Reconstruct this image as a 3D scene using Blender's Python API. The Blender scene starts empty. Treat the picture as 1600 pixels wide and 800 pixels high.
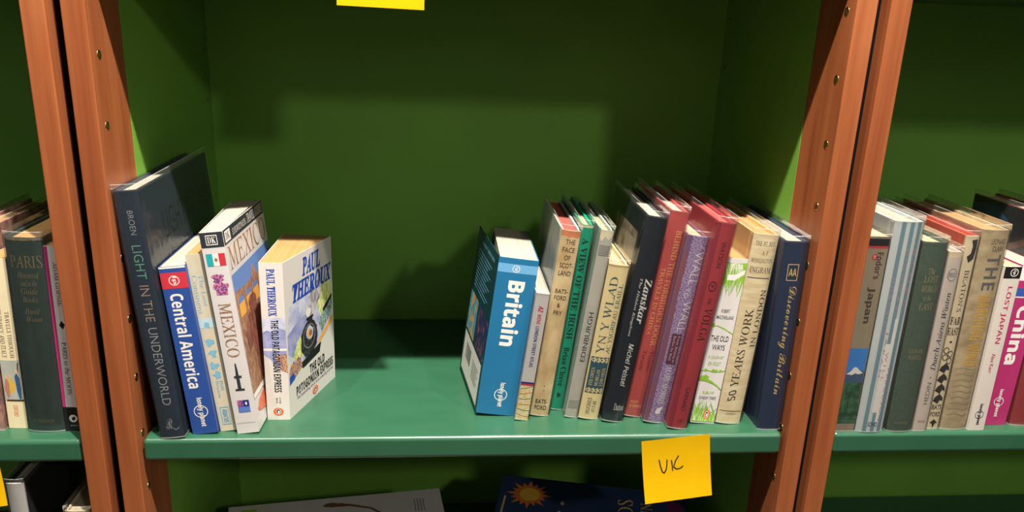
import bpy, bmesh, math, random
from mathutils import Matrix, Vector

scene = bpy.context.scene
col = scene.collection

# ------------------------------------------------------------------ camera, light, exposure
cam_data = bpy.data.cameras.new('camera')
cam = bpy.data.objects.new('camera', cam_data)
col.objects.link(cam)
cam_data.sensor_width = 36.0
cam_data.lens = 36.0 * 1202.9 / 1600.0
cam_data.clip_start = 0.02
R = Vector((0.9959084, -0.0821204, 0.0377179))
U = Vector((-0.0118255, 0.2953613, 0.9553124))
F = Vector((0.0895911, 0.9518497, -0.2931817))
cam.matrix_world = Matrix(((R.x, U.x, -F.x, -0.0364), (R.y, U.y, -F.y, -0.7404), (R.z, U.z, -F.z, 0.4339), (0, 0, 0, 1)))
scene.camera = cam

world = bpy.data.worlds.new('shop_ambient')
scene.world = world
world.use_nodes = True
# shop ambient: band above eye level added to brighten the back panels, dim elsewhere
_nt = world.node_tree
_tc = _nt.nodes.new('ShaderNodeTexCoord'); _sp = _nt.nodes.new('ShaderNodeSeparateXYZ')
_mr = _nt.nodes.new('ShaderNodeMapRange'); _mr.inputs['From Min'].default_value = -1.0; _mr.inputs['From Max'].default_value = 1.0
_rp = _nt.nodes.new('ShaderNodeValToRGB')
_nt.links.new(_tc.outputs['Generated'], _sp.inputs[0]); _nt.links.new(_sp.outputs['Z'], _mr.inputs['Value'])
_nt.links.new(_mr.outputs[0], _rp.inputs['Fac']); _nt.links.new(_rp.outputs['Color'], _nt.nodes['Background'].inputs[0])
for _p, _v in ((0.0, 0.05), (0.46, 0.08), (0.54, 0.17), (0.59, 0.42), (0.66, 0.44), (0.74, 0.05), (1.0, 0.05)):
    _e = _rp.color_ramp.elements[0] if _p == 0 else (_rp.color_ramp.elements[-1] if _p == 1.0 else _rp.color_ramp.elements.new(_p))
    _e.color = (_v, _v * 0.93, _v * 0.84, 1)
_nt.nodes['Background'].inputs[1].default_value = 0.85

def spot(name, loc, target, energy, size, color, angle=70, blend=0.6):
    d = bpy.data.lights.new(name, 'SPOT')
    d.energy = energy; d.shadow_soft_size = size; d.color = color
    d.spot_size = math.radians(angle); d.spot_blend = blend
    o = bpy.data.objects.new(name, d)
    col.objects.link(o)
    o.location = loc
    o.rotation_euler = (Vector(target) - Vector(loc)).to_track_quat('-Z', 'Y').to_euler()
    return o

WARM = (1.0, 0.925, 0.83)
spot('ceiling_spot', (0.10, -0.55, 1.85), (0.03, 0.0, 0.1), 382, 0.020, WARM, 85)
spot('ceiling_spot', (0.66, -0.55, 1.85), (0.10, 0.0, 0.1), 48, 0.020, WARM, 80)
spot('ceiling_spot', (-0.70, -0.57, 1.85), (-0.35, 0.0, 0.1), 70, 0.022, WARM, 80)
spot('ceiling_spot', (1.7, -3.0, 2.0), (0.50, 0.2, 0.1), 90, 0.12, WARM, 55)

scene.view_settings.view_transform = 'Standard'
scene.view_settings.look = 'None'
scene.view_settings.gamma = 1.0
scene.view_settings.use_curve_mapping = False
scene.view_settings.exposure = 0.0
scene.cycles.transparent_max_bounces = 24
scene.cycles.max_bounces = 8
scene.cycles.use_denoising = True

# ------------------------------------------------------------------ materials
def lin(c):
    return tuple(((v / 255) / 12.92 if v / 255 <= 0.04045 else ((v / 255 + 0.055) / 1.055) ** 2.4) for v in c)

MATS = {}
def P(name, rgb, rough=0.5, var=0.0, scale=(60, 60, 60), spec=0.4, metal=0.0, bump=0.0, rgb2=None, sharp=None, detail=4.0):
    """Principled material whose base colour wanders by a noise between two colours."""
    if name in MATS:
        return MATS[name]
    m = bpy.data.materials.new(name)
    m.use_nodes = True
    nt = m.node_tree
    b = nt.nodes['Principled BSDF']
    c = lin(rgb)
    b.inputs['Base Color'].default_value = (*c, 1)
    b.inputs['Roughness'].default_value = rough
    b.inputs['Specular IOR Level'].default_value = spec
    b.inputs['Metallic'].default_value = metal
    if var or rgb2:
        tc = nt.nodes.new('ShaderNodeTexCoord')
        mp = nt.nodes.new('ShaderNodeMapping')
        mp.inputs['Scale'].default_value = scale
        nz = nt.nodes.new('ShaderNodeTexNoise')
        nz.inputs['Scale'].default_value = 1.0
        nz.inputs['Detail'].default_value = detail
        rp = nt.nodes.new('ShaderNodeValToRGB')
        lo, hi = sharp or (0.3, 0.7)
        rp.color_ramp.elements[0].position = lo
        rp.color_ramp.elements[1].position = hi
        c2 = lin(rgb2) if rgb2 else tuple(min(1, x * (1 + var)) for x in c)
        c1 = c if rgb2 else tuple(x * (1 - var) for x in c)
        rp.color_ramp.elements[0].color = (*c1, 1)
        rp.color_ramp.elements[1].color = (*c2, 1)
        L = nt.links.new
        L(tc.outputs['Object'], mp.inputs['Vector']); L(mp.outputs['Vector'], nz.inputs['Vector'])
        L(nz.outputs['Fac'], rp.inputs['Fac']); L(rp.outputs['Color'], b.inputs['Base Color'])
        if bump:
            bp = nt.nodes.new('ShaderNodeBump')
            bp.inputs['Strength'].default_value = bump
            bp.inputs['Distance'].default_value = 0.001
            L(nz.outputs['Fac'], bp.inputs['Height']); L(bp.outputs['Normal'], b.inputs['Normal'])
    MATS[name] = m
    return m

def wood_material():
    m = bpy.data.materials.new('cherry_wood')
    m.use_nodes = True
    nt = m.node_tree; L = nt.links.new
    b = nt.nodes['Principled BSDF']
    b.inputs['Roughness'].default_value = 0.42
    b.inputs['Specular IOR Level'].default_value = 0.35
    tc = nt.nodes.new('ShaderNodeTexCoord')
    mp = nt.nodes.new('ShaderNodeMapping'); mp.inputs['Scale'].default_value = (42, 42, 2.6)
    n1 = nt.nodes.new('ShaderNodeTexNoise'); n1.inputs['Scale'].default_value = 1.0; n1.inputs['Detail'].default_value = 6; n1.inputs['Distortion'].default_value = 0.8
    mp2 = nt.nodes.new('ShaderNodeMapping'); mp2.inputs['Scale'].default_value = (380, 380, 9)
    n2 = nt.nodes.new('ShaderNodeTexNoise'); n2.inputs['Scale'].default_value = 1.0; n2.inputs['Detail'].default_value = 3
    mp3 = nt.nodes.new('ShaderNodeMapping'); mp3.inputs['Scale'].default_value = (16, 16, 7)
    n3 = nt.nodes.new('ShaderNodeTexNoise'); n3.inputs['Scale'].default_value = 1.0; n3.inputs['Detail'].default_value = 2
    for mm, nn in ((mp, n1), (mp2, n2), (mp3, n3)):
        L(tc.outputs['Object'], mm.inputs['Vector']); L(mm.outputs['Vector'], nn.inputs['Vector'])
    rp = nt.nodes.new('ShaderNodeValToRGB')
    e = rp.color_ramp.elements
    e[0].position = 0.28; e[0].color = (*lin((134, 71, 39)), 1)
    e[1].position = 0.72; e[1].color = (*lin((168, 101, 61)), 1)
    x = e.new(0.5); x.color = (*lin((153, 87, 50)), 1)
    mx = nt.nodes.new('ShaderNodeMix'); mx.data_type = 'RGBA'; mx.blend_type = 'MULTIPLY'; mx.inputs[0].default_value = 0.18
    r2 = nt.nodes.new('ShaderNodeValToRGB')
    r2.color_ramp.elements[0].position = 0.35; r2.color_ramp.elements[0].color = (0.6, 0.5, 0.45, 1)
    r2.color_ramp.elements[1].position = 0.6; r2.color_ramp.elements[1].color = (1, 1, 1, 1)
    mx3 = nt.nodes.new('ShaderNodeMix'); mx3.data_type = 'RGBA'; mx3.blend_type = 'MULTIPLY'; mx3.inputs[0].default_value = 0.25
    r3 = nt.nodes.new('ShaderNodeValToRGB')
    r3.color_ramp.elements[0].position = 0.35; r3.color_ramp.elements[0].color = (0.75, 0.62, 0.55, 1)
    r3.color_ramp.elements[1].position = 0.65; r3.color_ramp.elements[1].color = (1, 1, 1, 1)
    L(n1.outputs['Fac'], rp.inputs['Fac']); L(n2.outputs['Fac'], r2.inputs['Fac']); L(n3.outputs['Fac'], r3.inputs['Fac'])
    L(rp.outputs['Color'], mx.inputs[6]); L(r2.outputs['Color'], mx.inputs[7])
    L(mx.outputs[2], mx3.inputs[6]); L(r3.outputs['Color'], mx3.inputs[7])
    L(mx3.outputs[2], b.inputs['Base Color'])
    return m

def film_material(name, base, edge):
    """Clear book film: transparent with a glossy reflection that grows at grazing angles and small wrinkles."""
    m = bpy.data.materials.new(name)
    m.use_nodes = True
    nt = m.node_tree; L = nt.links.new
    nt.nodes.remove(nt.nodes['Principled BSDF'])
    out = nt.nodes['Material Output']
    tr = nt.nodes.new('ShaderNodeBsdfTransparent'); tr.inputs[0].default_value = (0.95, 0.955, 0.95, 1)
    gl = nt.nodes.new('ShaderNodeBsdfGlossy'); gl.inputs['Roughness'].default_value = 0.16
    df = nt.nodes.new('ShaderNodeBsdfDiffuse'); df.inputs[0].default_value = (0.8, 0.82, 0.8, 1)
    lw = nt.nodes.new('ShaderNodeLayerWeight'); lw.inputs['Blend'].default_value = 0.35
    mt = nt.nodes.new('ShaderNodeMath'); mt.operation = 'MULTIPLY_ADD'
    mt.inputs[1].default_value = 0.45; mt.inputs[2].default_value = base
    tc = nt.nodes.new('ShaderNodeTexCoord')
    mp = nt.nodes.new('ShaderNodeMapping'); mp.inputs['Scale'].default_value = (60, 45, 22)
    nz = nt.nodes.new('ShaderNodeTexNoise'); nz.inputs['Scale'].default_value = 1.0; nz.inputs['Detail'].default_value = 3
    bp = nt.nodes.new('ShaderNodeBump'); bp.inputs['Strength'].default_value = 0.5; bp.inputs['Distance'].default_value = 0.004
    L(tc.outputs['Object'], mp.inputs['Vector']); L(mp.outputs['Vector'], nz.inputs['Vector']); L(nz.outputs['Fac'], bp.inputs['Height'])
    L(bp.outputs['Normal'], gl.inputs['Normal']); L(bp.outputs['Normal'], lw.inputs['Normal'])
    ad = nt.nodes.new('ShaderNodeMixShader'); ad.inputs[0].default_value = edge
    m1 = nt.nodes.new('ShaderNodeMixShader')
    L(tr.outputs[0], ad.inputs[1]); L(df.outputs[0], ad.inputs[2])
    L(lw.outputs['Fresnel'], mt.inputs[0]); L(mt.outputs[0], m1.inputs[0])
    L(ad.outputs[0], m1.inputs[1]); L(gl.outputs[0], m1.inputs[2])
    L(m1.outputs[0], out.inputs['Surface'])
    return m

WOOD = wood_material()
FILM = film_material('clear_film', 0.03, 0.012)
FILM_EDGE = film_material('folded_film_edge', 0.14, 0.34)
FILM_RIM = film_material('film_rim', 0.07, 0.045)
PANEL = P('leaf_green_paint', (108, 158, 60), 0.5, 0.05, (9, 9, 9), 0.3)
SHELF = P('sea_green_paint', (45, 91, 66), 0.30, 0.07, (14, 40, 14), 0.75)
BRASS = P('brass', (214, 180, 110), 0.25, metal=1.0)
DARK = P('brass_socket_inside', (96, 72, 36), 0.4, metal=0.6)

# ------------------------------------------------------------------ mesh helpers
class MB:
    def __init__(self):
        self.v = []; self.f = []; self.fm = []; self.mats = []
    def mi(self, m):
        if m not in self.mats:
            self.mats.append(m)
        return self.mats.index(m)
    def add(self, verts, faces, m):
        k = len(self.v); i = self.mi(m)
        self.v += [tuple(p) for p in verts]
        for f in faces:
            self.f.append(tuple(k + q for q in f)); self.fm.append(i)
    def box(self, x0, x1, y0, y1, z0, z1, m):
        v = [(x0, y0, z0), (x1, y0, z0), (x1, y1, z0), (x0, y1, z0), (x0, y0, z1), (x1, y0, z1), (x1, y1, z1), (x0, y1, z1)]
        self.add(v, [(0, 3, 2, 1), (4, 5, 6, 7), (0, 1, 5, 4), (1, 2, 6, 5), (2, 3, 7, 6), (3, 0, 4, 7)], m)
    def prism(self, outline, z0, z1, m, segs=1):
        n = len(outline); v = []
        for s in range(segs + 1):
            z = z0 + (z1 - z0) * s / segs
            v += [(x, y, z) for x, y in outline]
        f = []
        for s in range(segs):
            for i in range(n):
                j = (i + 1) % n
                f.append((s * n + i, s * n + j, (s + 1) * n + j, (s + 1) * n + i))
        f.append(tuple(reversed(range(n)))); f.append(tuple(segs * n + i for i in range(n)))
        self.add(v, f, m)
    def build(self, name, parent=None, fn=None, bevel=0.0, bsegs=2, smooth=False):
        me = bpy.data.meshes.new(name)
        vs = [fn(Vector(p)) for p in self.v] if fn else self.v
        me.from_pydata(vs, [], self.f)
        for m in self.mats:
            me.materials.append(m)
        me.polygons.foreach_set('material_index', self.fm)
        if smooth:
            me.polygons.foreach_set('use_smooth', [True] * len(me.polygons))
        me.update()
        o = bpy.data.objects.new(name, me)
        col.objects.link(o)
        if parent:
            o.parent = parent
        if bevel:
            b = o.modifiers.new('rounded_edges', 'BEVEL'); b.width = bevel; b.segments = bsegs; b.limit_method = 'ANGLE'
        return o

def tag(o, label=None, cat=None, group=None, kind=None):
    for k, v in (('label', label), ('category', cat), ('group', group), ('kind', kind)):
        if v:
            o[k] = v
    return o

def empty(name, loc=(0, 0, 0), rot=(0, 0, 0)):
    o = bpy.data.objects.new(name, None)
    o.empty_display_size = 0.02
    col.objects.link(o); o.location = loc; o.rotation_euler = rot
    return o

# ------------------------------------------------------------------ lettering
def _alpha(s, cap, low, dig=None, special=None):
    r = ''
    for ch in s:
        if special and ch in special: r += special[ch]
        elif 'A' <= ch <= 'Z': r += chr(cap + ord(ch) - 65)
        elif 'a' <= ch <= 'z': r += chr(low + ord(ch) - 97)
        elif dig and ch.isdigit(): r += chr(dig + ord(ch) - 48)
        else: r += ch
    return r
STYLE = {
    'sans': lambda s: s,
    'bold': lambda s: _alpha(s, 0x1D5D4, 0x1D5EE, 0x1D7EC),
    'sansit': lambda s: _alpha(s, 0x1D608, 0x1D622),
    'boldsansit': lambda s: _alpha(s, 0x1D63C, 0x1D656),
    'serif': lambda s: _alpha(s, 0x1D400, 0x1D41A, 0x1D7CE),
    'serifit': lambda s: _alpha(s, 0x1D434, 0x1D44E, None, {'h': chr(0x210E)}),
    'boldit': lambda s: _alpha(s, 0x1D468, 0x1D482),
    'roman': lambda s: _alpha(s, 0x1D434, 0x1D44E, None, {'h': chr(0x210E)}),
    'script': lambda s: _alpha(s, 0x1D4D0, 0x1D4EA),
}
TEXTS = {}
def text2d(body, style, weight):
    """Letter shapes as a 2-D mesh scaled into the unit square."""
    key = (body, style, weight)
    if key not in TEXTS:
        c = bpy.data.curves.new('lettering', 'FONT')
        c.body = STYLE[style](body); c.resolution_u = 3; c.offset = weight; c.space_line = 0.9; c.align_x = 'CENTER'
        o = bpy.data.objects.new('lettering', c); col.objects.link(o)
        dg = bpy.context.evaluated_depsgraph_get()
        me = bpy.data.meshes.new_from_object(o.evaluated_get(dg))
        k = 0.27 if style == 'roman' else 0.0
        vs = [(q.co.x - k * q.co.y, q.co.y) for q in me.vertices]
        fs = [tuple(p.vertices) for p in me.polygons]
        bpy.data.objects.remove(o); bpy.data.curves.remove(c); bpy.data.meshes.remove(me)
        xs = [p[0] for p in vs]; ys = [p[1] for p in vs]
        w = max(xs) - min(xs) or 1; h = max(ys) - min(ys) or 1
        TEXTS[key] = ([((x - min(xs)) / w, (y - min(ys)) / h) for x, y in vs], fs)
    return TEXTS[key]

class Face:
    """Print on one face of a book: a runs 0..1 left to right as read upright, b runs 0..1 from the top edge down."""
    def __init__(self):
        self.items = []
    def poly(self, m, pts):
        self.items.append((m, list(pts), [tuple(range(len(pts)))])); return self
    def rect(self, m, a0, b0, a1, b1):
        return self.poly(m, [(a0, b1), (a1, b1), (a1, b0), (a0, b0)])
    def ell(self, m, a, b, ra, rb, n=24, irr=0.0, seed=1):
        rnd = random.Random(seed)
        pts = []
        for i in range(n):
            k = 1 + irr * (rnd.random() - 0.5) * 2
            t = 2 * math.pi * i / n
            pts.append((a + ra * k * math.cos(t), b - rb * k * math.sin(t)))
        return self.poly(m, pts)
    def ring(self, m, a, b, ra, rb, th=0.25, n=28):
        pts = []; fs = []
        for i in range(n):
            t = 2 * math.pi * i / n
            pts.append((a + ra * math.cos(t), b - rb * math.sin(t)))
            pts.append((a + ra * (1 - th) * math.cos(t), b - rb * (1 - th) * math.sin(t)))
            j = (i + 1) % n
            fs.append((2 * i, 2 * j, 2 * j + 1, 2 * i + 1))
        self.items.append((m, pts, fs)); return self
    def text(self, m, body, a0, b0, a1, b1, d='h', style='sans', w=0.0):
        vs, fs = text2d(body, style, w)
        if d == 'h': pts = [(a0 + x * (a1 - a0), b1 + y * (b0 - b1)) for x, y in vs]
        elif d == 'down': pts = [(a0 + y * (a1 - a0), b0 + x * (b1 - b0)) for x, y in vs]
        else: pts = [(a1 - y * (a1 - a0), b1 - x * (b1 - b0)) for x, y in vs]
        self.items.append((m, pts, fs)); return self
    def stroke(self, m, pts, w, asp=1.0):
        """A drawn line: w is its width in b units, asp = face height / face width."""
        L = []; Rr = []
        for i, (a, b) in enumerate(pts):
            p = pts[max(i - 1, 0)]; q = pts[min(i + 1, len(pts) - 1)]
            dx, dy = (q[0] - p[0]) / asp, q[1] - p[1]
            n = math.hypot(dx, dy) or 1
            ww = w[i] if isinstance(w, (list, tuple)) else w
            L.append((a - dy / n * ww / 2 * asp, b + dx / n * ww / 2)); Rr.append((a + dy / n * ww / 2 * asp, b - dx / n * ww / 2))
        k = len(pts)
        self.items.append((m, L + Rr, [(i, i + 1, k + i + 1, k + i) for i in range(k - 1)])); return self
    def blades(self, m, n, a0, a1, b0, h, w, seed, up=True, lean=0.2):
        rnd = random.Random(seed)
        pts = []; fs = []
        for i in range(n):
            a = a0 + (a1 - a0) * rnd.random(); k = h * (0.4 + 0.6 * rnd.random()); l = lean * (rnd.random() - 0.5) * 2
            s = -1 if up else 1
            j = len(pts)
            pts += [(a - w / 2, b0), (a + w / 2, b0), (a + l * 0.5 + w * 0.2, b0 + s * k * 0.6), (a + l, b0 + s * k), (a + l * 0.5 - w * 0.2, b0 + s * k * 0.6)]
            fs.append((j, j + 1, j + 2, j + 3, j + 4))
        self.items.append((m, pts, fs)); return self
    def emit(self, mb, mapping, cuts=(), off0=0.00008, clip=True):
        off = off0
        for m, pts, fs in self.items:
            bm = bmesh.new()
            vs = [bm.verts.new((p[0], p[1], 0)) for p in pts]
            for f in fs:
                try: bm.faces.new([vs[i] for i in f])
                except ValueError: pass
            if any(len(f) > 4 for f in fs):
                bmesh.ops.triangulate(bm, faces=bm.faces[:])
            if clip:
                for co, no in (((0.004, 0, 0), (-1, 0, 0)), ((0.996, 0, 0), (1, 0, 0)), ((0, 0.0015, 0), (0, -1, 0)), ((0, 0.9985, 0), (0, 1, 0))):
                    bmesh.ops.bisect_plane(bm, geom=bm.verts[:] + bm.edges[:] + bm.faces[:], plane_co=co, plane_no=no, clear_outer=True)
            for c in cuts:
                bmesh.ops.bisect_plane(bm, geom=bm.verts[:] + bm.edges[:] + bm.faces[:], plane_co=(c, 0, 0), plane_no=(1, 0, 0))
            bm.verts.index_update()
            mb.add([mapping(v.co.x, v.co.y, off) for v in bm.verts], [[v.index for v in f.verts] for f in bm.faces], m)
            bm.free()
            off += 0.00001

# ------------------------------------------------------------------ books
WHITE = P('white_print', (226, 221, 214), 0.45)
BLACK = P('black_print', (24, 23, 24), 0.45)
PAGES = P('cream_pages', (178, 164, 134), 0.8, scale=(1400, 3, 3), rgb2=(158, 142, 112))
PAGES_WHITE = P('white_pages', (176, 170, 156), 0.8, scale=(1400, 3, 3), rgb2=(154, 146, 130))
PAGES_TAN = P('tanned_pages', (174, 138, 88), 0.8, scale=(1400, 3, 3), rgb2=(152, 116, 68))
PAGES_RED = P('red_stained_pages', (170, 80, 70), 0.8, scale=(1400, 3, 3), rgb2=(150, 66, 58))

def book(name, label, x, y, t, h, d, lean=0.0, yaw=0.0, hard=True, r=None, cover=None, spine=None, back=None, pages=None,
         sleeve=False, front=None, spine_face=None, back_face=None, flare_f=0.0, flare_b=0.0, page_follow=0.0, z=0.0,
         group='books on the bookshop shelves', cat='book', rot=None, page_in=0.003, sleeve_up=0.0065):
    """x is the lower corner that the book stands on (its left one, or the right one minus the thickness when it leans right)."""
    cover = cover or WHITE; spine = spine or cover; back = back or cover; pages = pages or PAGES
    if r is None: r = t * 0.10 if hard else t * 0.015
    th = 0.0024 if hard else 0.0006
    la = math.radians(lean)
    if rot is None:
        root = empty(name, (x, y, z), (0, la, math.radians(yaw)))
        if lean > 0:
            root.location = (x + t - t * math.cos(la), y, z + t * math.sin(la))
    else:
        root = empty(name, (x, y, z), rot)
    tag(root, label, cat, group)
    def prof(a):
        return -r * (1 - abs(2 * a - 1) ** 2.6)
    N = 12
    # spine
    mb = MB()
    out = [(t * i / N, prof(i / N)) for i in range(N + 1)]
    inn = [(t * (1 - i / N) * 0.98 + t * 0.01, prof(1 - i / N) + th * 0.9) for i in range(N + 1)]
    mb.prism(out + inn, 0, h, spine)
    if spine_face:
        spine_face.emit(mb, lambda a, b, o: (a * t, prof(a) - o, (1 - b) * h), [i / N for i in range(1, N)])
    mb.build('spine', root)
    # covers
    ang = {1: math.radians(flare_f), 0: math.radians(flare_b)}
    def turn(side):
        A = ang[side]; px = t if side else 0.0
        s = -A if side else A
        def fn(p):
            qx, qy = p.x - px, p.y
            return Vector((px + qx * math.cos(s) - qy * math.sin(s), qx * math.sin(s) + qy * math.cos(s), p.z))
        return fn if A else None
    for side, m, face, nm in ((1, cover, front, 'front_cover'), (0, back, back_face, 'back_cover')):
        mb = MB()
        if hard:
            g = 0.0011
            prof_x = [(0.0, 0.0004), (0.0035, g), (0.008, g), (0.0115, 0.0), (d, 0.0)]
        else:
            prof_x = [(0.0, 0.0), (d * 0.5, 0.0), (d, 0.0)]
        o_ = [((t - e) if side else e, yy) for yy, e in prof_x]
        i_ = [((t - th) if side else th, yy) for yy, e in reversed(prof_x)]
        mb.prism(o_ + i_, 0, h, m)
        if face:
            if side: mp = lambda a, b, o: (t + o, 0.0006 + a * (d - 0.001), (1 - b) * h)
            else: mp = lambda a, b, o: (-o, 0.0006 + (1 - a) * (d - 0.001), (1 - b) * h)
            face.emit(mb, mp)
        mb.build(nm, root, turn(side))
    # page block
    mb = MB()
    px = th + 0.0004; pin = page_in if hard else 0.0004
    yy0 = th; yy1 = d - (0.004 if hard else 0.001)
    M_ = 10
    ol = []
    for i in range(M_ + 1):
        k = i / M_; ol.append((px + (t - 2 * px) * k, yy0))
    for i in range(M_ + 1):
        k = 1 - i / M_
        A = (ang[1] * k - ang[0] * (1 - k)) * page_follow
        X = px + (t - 2 * px) * k
        ol.append((X + math.sin(A) * (yy1 - yy0), yy0 + math.cos(A) * (yy1 - yy0) - (0.002 * math.sin(k * math.pi) if hard else 0)))
    mb.prism(ol, pin, h - pin, pages)
    mb.build('page_block', root)
    # clear protective sleeve
    if sleeve:
        mb = MB(); e = 0.0009
        path = [(-e, d + 0.001), (-e, d * 0.5), (-e, 0.004)] + [(-e + (t + 2 * e) * i / N, prof(i / N) - e) for i in range(N + 1)] + [(t + e, 0.004), (t + e, d * 0.5), (t + e, d + 0.001)]
        zs = [0.0003, 0.0017, 0.03, h * 0.35, h * 0.7, h - 0.001, h + sleeve_up - 0.0007, h + sleeve_up]
        n = len(path); rnd = random.Random(name + label)
        vs = []
        for zi, zz in enumerate(zs):
            for (qx, qy) in path:
                j = 0.0004 if 1 < zi < 7 else 0.0
                vs.append((qx + (1 if qx > t / 2 else -1) * j * rnd.random(), qy - j * rnd.random() * (1 if qy < 0 else 0), zz))
        mb.v += vs
        for zi in range(len(zs) - 1):
            k = mb.mi(FILM_EDGE if zi in (0, 6) else FILM_RIM if zi == 5 else FILM)
            for i in range(n - 1):
                mb.f.append((zi * n + i, zi * n + i + 1, (zi + 1) * n + i + 1, (zi + 1) * n + i)); mb.fm.append(k)
        mb.build('clear_sleeve', root)
    return root

# ------------------------------------------------------------------ the setting and the three bookcases
D = 0.345
mb = MB(); mb.box(-3.5, 3.5, -4.5, D + 0.05, -1.05, -0.95, P('grey_carpet', (92, 84, 76), 0.9, 0.15, (40, 40, 40)))
tag(mb.build('floor'), kind='structure')
mb = MB(); mb.box(-3.5, 3.5, D + 0.03, D + 0.10, -0.95, 2.2, P('dark_wall_paint', (60, 52, 46), 0.8))
tag(mb.build('wall_back'), kind='structure')

PIN_Z = [0.0025 + 0.0645 * k for k in range(-5, 8)]
def socket(parent, x, s, y, z, rad=0.0043):
    mb = MB(); n = 16
    prof = [(rad, -0.0002), (rad, 0.0002), (rad * 0.86, 0.0004), (rad * 0.66, 0.0002), (rad * 0.56, 0.00005)]
    vs = [(x - s * -dx, y + q * math.cos(2 * math.pi * i / n), z + q * math.sin(2 * math.pi * i / n)) for q, dx in prof for i in range(n)]
    fs = [(r_ * n + i, r_ * n + (i + 1) % n, (r_ + 1) * n + (i + 1) % n, (r_ + 1) * n + i) for r_ in range(len(prof) - 1) for i in range(n)]
    mb.add(vs, fs, BRASS)
    mb.add([(x + s * 0.0001, y + rad * 0.58 * math.cos(2 * math.pi * i / n), z + rad * 0.58 * math.sin(2 * math.pi * i / n)) for i in range(n)], [tuple(range(n))], DARK)
    mb.build('shelf_pin_socket', parent, smooth=True)

def bookcase(cx, label, sockets):
    root = tag(empty('bookcase', (cx, 0, -0.95)), label, 'bookcase', 'wooden bookcases standing side by side')
    lo, hi = 0.0, 2.1
    for s in (-1, 1):
        a, b = sorted((s * 0.350, s * 0.371))
        mb = MB(); mb.box(a, b, -0.006, 0.0685, lo, hi, WOOD)
        up = mb.build('upright', root, bevel=0.0012)
        mb = MB(); mb.box(a, b, 0.0685, D + 0.015, lo, hi, PANEL)
        sp = mb.build('side_panel', root)
        if sockets:
            for z in PIN_Z:
                socket(up, s * 0.350, -s, 0.0115, z + 0.95)
                socket(sp, s * 0.350, -s, 0.328, z + 0.95 - 0.008, 0.0026)
    mb = MB(); mb.box(-0.350, 0.350, D, D + 0.015, lo, hi, PANEL)
    mb.build('back_panel', root)
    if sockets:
        for s in (-1, 1):  # added black strips stand in for the shade deep between neighbouring uprights
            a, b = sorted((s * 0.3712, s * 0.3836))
            mb = MB(); mb.box(a, b, 0.012, 0.020, lo, hi, P('gap_shade_black', (14, 12, 12), 0.9, spec=0.1))
            mb.build('gap_shade_strip', root)
    return root

bookcase(0.0, 'middle bookcase with reddish wooden uprights, brass pin holes and green inside', True)
bookcase(-0.755, 'bookcase at the left edge, one wooden upright and dark green inside showing', False)
bookcase(0.755, 'bookcase at the right edge with bright green back behind the Japan and China guides', False)

def shelf(x0, x1, z, label):
    root = tag(empty('shelf_board', ((x0 + x1) / 2, 0, z)), label, 'shelf', 'sea green shelf boards')
    hw = (x1 - x0) / 2
    mb = MB(); mb.box(-hw, hw, 0.0, D - 0.0015, -0.0262, 0.0, SHELF)
    o = mb.build('board', root, bevel=0.0050, bsegs=6, smooth=True)
    o.modifiers['rounded_edges'].harden_normals = True
    return root

L0, L1 = -0.755 - 0.3475, -0.755 + 0.3475
R0, R1 = 0.755 - 0.3475, 0.755 + 0.3475
UPZ, LOZ = 0.518, -0.322
shelf(-0.3475, 0.3475, 0.0, 'long sea green shelf in the middle bookcase with a gap between two groups of books')
shelf(L0, L1, 0.0, 'sea green shelf of the left bookcase holding the dark green Paris volume')
shelf(R0, R1, 0.0, 'sea green shelf of the right bookcase holding the Japan and China books')
shelf(-0.3475, 0.3475, UPZ, 'upper shelf of the middle bookcase with a yellow note hanging from it')
shelf(L0, L1, UPZ, 'upper shelf of the left bookcase above the frame')
shelf(R0, R1, UPZ - 0.014, 'upper shelf of the right bookcase, its underside at the top right corner')
shelf(-0.3475, 0.3475, LOZ, 'shaded lowest shelf of the middle bookcase under the two lying picture books')
shelf(L0, L1, LOZ, 'lowest shelf of the left bookcase under a white spined volume')
shelf(R0, R1, LOZ, 'bare lowest shelf of the right bookcase')

# ------------------------------------------------------------------ yellow sticky notes
YELLOW = P('yellow_note_paper', (210, 164, 4), 0.9, 0.04, (30, 30, 30), 0.1)
INK = P('black_pen', (22, 20, 24), 0.5)
def note(x, z, w, h, rot, curl, label, strokes=None, y=-0.0004):
    root = tag(empty('sticky_note', (x, y, z), (0, -math.radians(rot), 0)), label, 'sticky note', 'yellow sticky notes on the shelf edges')
    n = 14; mb = MB()
    def pt(a, b, o=0.0):
        yy = -curl * b * b * (1 - 0.25 * a)
        return (a * w, yy - o, -b * h)
    for o in (0.0, -0.00018):
        vs = [pt(i / n, j / n, o) for j in range(n + 1) for i in range(n + 1)]
        mb.add(vs, [(j * (n + 1) + i, j * (n + 1) + i + 1, (j + 1) * (n + 1) + i + 1, (j + 1) * (n + 1) + i) for j in range(n) for i in range(n)], YELLOW)
    mb.build('paper', root, smooth=True)
    if strokes:
        fc = Face()
        for s in strokes:
            pts = []
            for k in range(len(s) - 1):
                for q in range(6):
                    f = q / 6; pts.append((s[k][0] + (s[k + 1][0] - s[k][0]) * f, s[k][1] + (s[k + 1][1] - s[k][1]) * f))
            pts.append(s[-1])
            fc.stroke(INK, pts, 0.017, h / w)
        mb = MB(); fc.emit(mb, lambda a, b, o: pt(a, b, o + 0.0002))
        mb.build('handwriting', root)
    return root
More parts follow.
